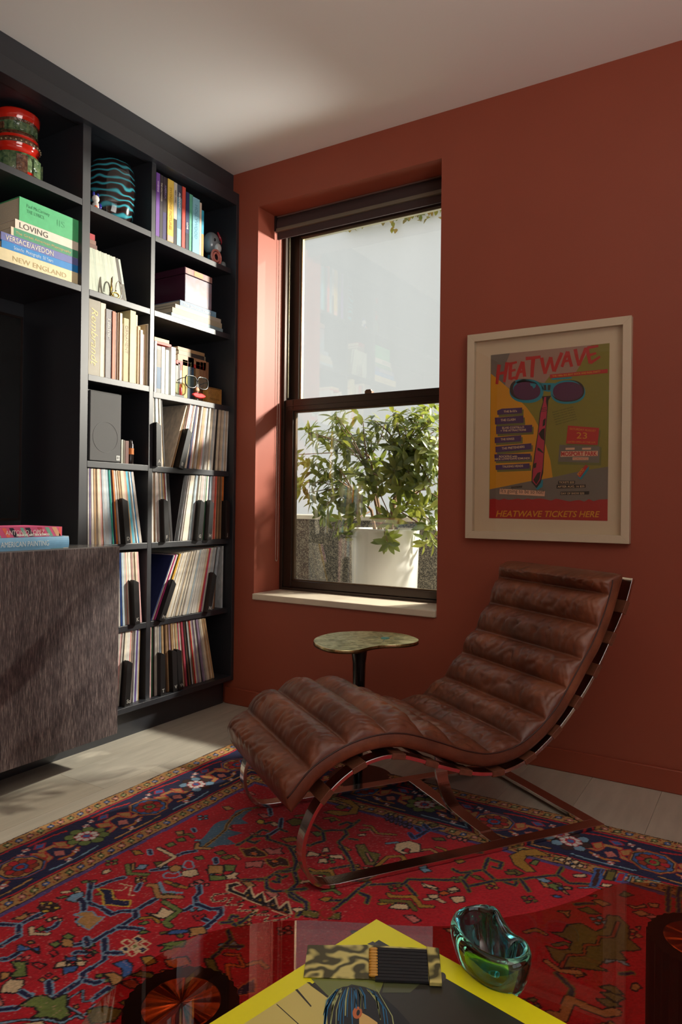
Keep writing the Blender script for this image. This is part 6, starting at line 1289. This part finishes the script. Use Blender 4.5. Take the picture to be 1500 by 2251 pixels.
for k in range(10):
    f0, f1 = k/10+.008, (k+1)/10-.008; xa, ya_ = 934, 330; xb, yb_ = 930, 566; xc, yc = 1300, 348; xd, yd = 1312, 582
    q = [(xa+(xb-xa)*f0, ya_+(yb_-ya_)*f0), (xc+(xd-xc)*f0, yc+(yd-yc)*f0), (xc+(xd-xc)*f1, yc+(yd-yc)*f1), (xa+(xb-xa)*f1, ya_+(yb_-ya_)*f1)]
    st_ = sheet('match', q, BZ+.0020, BZ+.0046, mat('black_match', (20, 22, 28), .6, noise=(300, .3)))
    c0 = K3(916, 330+(536-330)*(k+.5)/10+8, BZ+.0040); b = MB(); ax = np.array(K3(932, 400, BZ))-np.array(K3(898, 399, BZ)); ax = ax/np.linalg.norm(ax)*.0055
    b.tube([tuple(np.array(c0)-ax), tuple(np.array(c0)-ax*.4), tuple(np.array(c0)+ax*.6), tuple(np.array(c0)+ax)], [.0012, .0024, .0024, .0016], 8); b.build('match_head', mat('gold_match_head', (196, 142, 52), .4), st_, smooth=True)
# folded glass bowl
RZm = GZ+.058
orim = [(150, 360), (185, 270), (270, 215), (400, 182), (560, 165), (680, 172), (750, 215), (795, 290), (840, 360), (890, 430), (945, 490), (1030, 530), (1100, 610), (1135, 710), (1118, 800), (1050, 870), (940, 905), (800, 895), (640, 850), (480, 765), (330, 650), (220, 520)]
irim = [(300, 350), (330, 290), (390, 248), (480, 228), (570, 240), (630, 280), (665, 340), (690, 410), (715, 480), (750, 560), (800, 625), (850, 650), (900, 610), (960, 605), (1005, 660), (995, 725), (930, 775), (800, 785), (650, 750), (490, 665), (370, 555), (310, 450)]
def W3(pts, z): return [np.array(onZ(960+x*.18667, 1960+y*.18667, z)) for x, y in pts]
oR = catmull(W3(orim, RZm)+[W3(orim, RZm)[0]], 3)[:-1]; iR = catmull(W3(irim, RZm)+[W3(irim, RZm)[0]], 3)[:-1]; nR = len(oR)
cen = oR.mean(axis=0); cb_ = cen.copy(); cb_[2] = GZ
bw = root('glass_bowl', (float(cen[0]), float(cen[1]), GZ), 'folded blue-green art glass bowl on the smoked glass table', 'bowl')
rings = []
for f, z in ((.0, .0005), (.55, .0005), (.68, .004), (.82, .016), (.93, .034), (1.0, .052)): rings.append([(cb_[0]+(p[0]-cen[0])*f, cb_[1]+(p[1]-cen[1])*f, GZ+z) for p in oR])
nouter = len(rings)
for f in (.18, .5, .82): rings.append([tuple(o_*(1-f)+i_*f+np.array([0, 0, .006*math.sin(PI*f)])) for o_, i_ in zip(oR, iR)])
ci = iR.mean(axis=0)
for f, z in ((1.0, .050), (.93, .036), (.80, .022), (.55, .013), (.0, .011)): rings.append([(ci[0]+(p[0]-ci[0])*f, ci[1]+(p[1]-ci[1])*f, GZ+z) for p in iR])
def bowl_mat(name, col):
    m = bpy.data.materials.new(name); m.use_nodes = True; p = m.node_tree.nodes['Principled BSDF']; p.inputs['Base Color'].default_value = (*col, 1); p.inputs['Transmission Weight'].default_value = 1.0; p.inputs['Roughness'].default_value = .01; p.inputs['IOR'].default_value = 1.48; p.inputs['Coat Weight'].default_value = .5; return m
b = MB(); b.v = [tuple(float(c) for c in p) for r_ in rings for p in r_]
for i in range(len(rings)-1):
    for k in range(nR): j = (k+1) % nR; b.f.append((i*nR+k, i*nR+j, (i+1)*nR+j, (i+1)*nR+k)); b.m.append(0 if i < nouter+1 else 1)
o = b.build('bowl_body', [bowl_mat('green_art_glass', (.22, .82, .52)), bowl_mat('blue_art_glass', (.12, .66, .86))], bw, smooth=True)
md = o.modifiers.new('sub', 'SUBSURF'); md.levels = 1; md.render_levels = 2
# ================================================================== outside plant
PX, PY, PR, PZ = 0.437, 0.80, 0.196, 0.885
pot = root('planter', (PX, PY, -0.05), 'tall white glazed cylindrical planter outside the window', 'planter')
b = MB(); b.lathe([(0, 0), (PR*.86, 0), (PR*.88, .01), (PR*.99, PZ+.03), (PR, PZ+.045), (PR*.985, PZ+.05), (PR*.93, PZ+.05), (PR*.92, PZ+.03), (PR*.90, PZ-.03), (0, PZ-.03)], PX, PY, -0.05, 64); b.build('pot_wall', mat('white_glaze', (236, 234, 226), .22, coat=.3), pot, auto=40)
b = MB(); b.lathe([(0, .0), (PR*.9, 0), (PR*.9, .012), (0, .02)], PX, PY, PZ-0.078, 40); b.build('soil', mat('dark_soil', (56, 44, 34), .95, bump=(60, .6)), pot)
sh = root('shrub', (PX, PY, PZ-0.06), 'leafy green shrub with long oval leaves growing in the white planter', 'shrub')
R_ = random.Random(42)
def leaf_mat(name, c):
    m = bpy.data.materials.new(name); m.use_nodes = True; nt = m.node_tree; nt.nodes.clear(); N = nt.nodes.new; Lk = nt.links.new
    out = N('ShaderNodeOutputMaterial'); d = N('ShaderNodeBsdfPrincipled'); t = N('ShaderNodeBsdfTranslucent'); mx = N('ShaderNodeMixShader'); mx.inputs[0].default_value = .38
    d.inputs['Base Color'].default_value = (*S(*c), 1); d.inputs['Roughness'].default_value = .32
    t.inputs['Color'].default_value = (*S(min(255, c[0]+44), min(255, c[1]+40), c[2]+4), 1)
    Lk(d.outputs[0], mx.inputs[1]); Lk(t.outputs[0], mx.inputs[2]); Lk(mx.outputs[0], out.inputs[0]); return m
LM = [leaf_mat('leaf_green_%d' % i, c) for i, c in enumerate([(104, 114, 52), (90, 104, 50), (118, 124, 62), (80, 94, 50)])]
def leaf_geo(b, M, L=1.0, Wd=1.0, droop=0.2, mi=0):
    st = [(0, .04), (.12, .32), (.3, .86), (.5, 1.0), (.7, .84), (.88, .42), (1.0, .02)]; vs = []
    for t, w in st:
        x = L*t; z = -droop*L*t*t; h = Wd*.5*w
        for k in (-1, 0, 1): vs.append(tuple(M @ Vector((x, k*h, z+abs(k)*h*.28))))
    fs = []
    for i in range(len(st)-1):
        for k in range(2): fs.append((i*3+k, i*3+k+1, (i+1)*3+k+1, (i+1)*3+k))
    b.add(vs, fs, mi)
lmesh = []
for i in range(8):
    b = MB(); leaf_geo(b, Matrix.Identity(4), .074+.018*((i*3) % 4)/3, .024+.006*(i % 3)/2, .12+.25*(i % 3)/2); lmesh.append(b.mesh('leaf', LM[i % 4], smooth=True))
whorls = []
def wpt(px, py, Y): q = onY(px, py, Y); return Vector((float(q[0]), float(q[1]), float(q[2])))
for px, py, Y in ((735, 915, .86), (700, 960, .80), (676, 1010, .72), (690, 1060, .70), (672, 1085, .66), (720, 1010, .64), (745, 1055, .6), (760, 965, .7), (790, 1000, .62), (770, 1095, .62), (715, 1110, .60), (735, 1165, .56), (820, 1040, .6), (815, 960, .85), (850, 920, .9), (880, 1000, .66), (860, 965, .6), (905, 940, .7), (930, 905, .75), (945, 925, .60), (960, 960, .62), (920, 985, .56), (955, 1010, .66), (900, 1040, .58), (945, 1060, .6), (965, 1095, .66), (880, 1075, .55), (840, 1090, .58), (800, 1075, .7), (920, 1110, .56), (860, 1140, .5), (852, 1190, .52), (955, 1150, .7), (970, 1190, .8), (700, 1130, .82), (785, 1130, .6), (890, 1120, .75), (830, 1010, .95), (770, 1040, .95), (905, 1000, 1.0), (955, 890, 1.0), (870, 900, .72), (985, 930, .85), (1000, 990, .8), (1010, 1060, .9), (640, 1000, .95), (650, 1060, .85)):
    whorls.append(wpt(px, py, Y))
for _ in range(34): whorls.append(wpt(R_.uniform(668, 975), R_.uniform(905, 1120), R_.uniform(.50, .78)))
M_BARK = mat('shrub_bark', (120, 92, 66), .8, bump=(80, .3))
# stems: trunk forks rising from the soil, then a twig to every whorl
forks = []
for i in range(6):
    a = i*2*PI/6+.4; bx, by = PX+.05*math.cos(a), PY+.05*math.sin(a); tp_ = Vector((PX+.20*math.cos(a), PY+.16*math.sin(a), PZ+.22+.10*(i % 3)))
    mid = Vector((bx+.03*math.cos(a), by+.03*math.sin(a), PZ+.1))
    b = MB(); b.tube([(bx, by, PZ-.07), mid, tp_], [.011, .009, .006], 8); b.build('stem', M_BARK, sh, smooth=True); forks.append((mid, tp_))
NL = 0; rest = MB()
off = Vector(WLOC[sh.name])
for wi, c in enumerate(whorls):
    mid, tp_ = min(forks, key=lambda f: (f[1]-c).length); k0 = tp_ if c.z > PZ+.05 else mid
    q1 = (k0+c)*.5+Vector((R_.uniform(-.02, .02), R_.uniform(-.02, .02), R_.uniform(-.01, .03)))
    b = MB(); b.tube([k0, q1, c], [.0045, .0035, .0022], 6); b.build('twig', M_BARK, sh, smooth=True)
    ax = (c-k0).normalized(); ax = (ax+Vector((R_.uniform(-.3, .3), R_.uniform(-.3, .3), .5))).normalized()
    Q = ax.to_track_quat('Z', 'Y').to_matrix().to_4x4()
    for k in range(18):
        el = R_.uniform(-.7, .9); sc = R_.uniform(.75, 1.2)
        cc = c - ax*R_.uniform(-.01, .11) + Vector((R_.gauss(0, .012), R_.gauss(0, .012), R_.gauss(0, .012)))
        M = Matrix.Translation(cc) @ Q @ Matrix.Rotation(k*2.4+R_.uniform(-.3, .3), 4, 'Z') @ Matrix.Rotation(-el, 4, 'Y') @ Matrix.Diagonal((sc, sc, sc, 1))
        if k < 4 and NL < 296:
            inst('leaf', lmesh[R_.randrange(8)], sh, Matrix.Translation(-off) @ M); NL += 1
        else: leaf_geo(rest, M, .082, .028, .2, R_.randrange(4))
o = rest.build('more_leaves', LM, sh, smooth=True); o['kind'] = 'stuff'
# ivy tumbling over the top of the neighbour's wall
iv = MB()
for i in range(900):
    px = R_.uniform(760, 1150); c = onY(px, 452, 13.9); zt = 8.66-abs(R_.gauss(0, .16))*(1.0 if px > 860 else .3)+R_.uniform(0, .5)
    M = Matrix.Translation((float(c[0]), 13.88-R_.uniform(0, .25), zt)) @ Matrix.Rotation(R_.uniform(0, 6.28), 4, 'Z') @ Matrix.Rotation(R_.uniform(-.5, 1.2), 4, 'Y')
    leaf_geo(iv, M, .16, .11, .3, R_.randrange(4))
o = iv.build('ivy', [leaf_mat('ivy_leaf_%d' % i, c) for i, c in enumerate([(150, 146, 60), (120, 130, 56), (170, 140, 70), (136, 120, 64)])], None, (2.0, 13.9, 8.5), smooth=True)
tag(o, 'ivy hanging over the top of the white wall across the yard', 'ivy', kind='stuff')
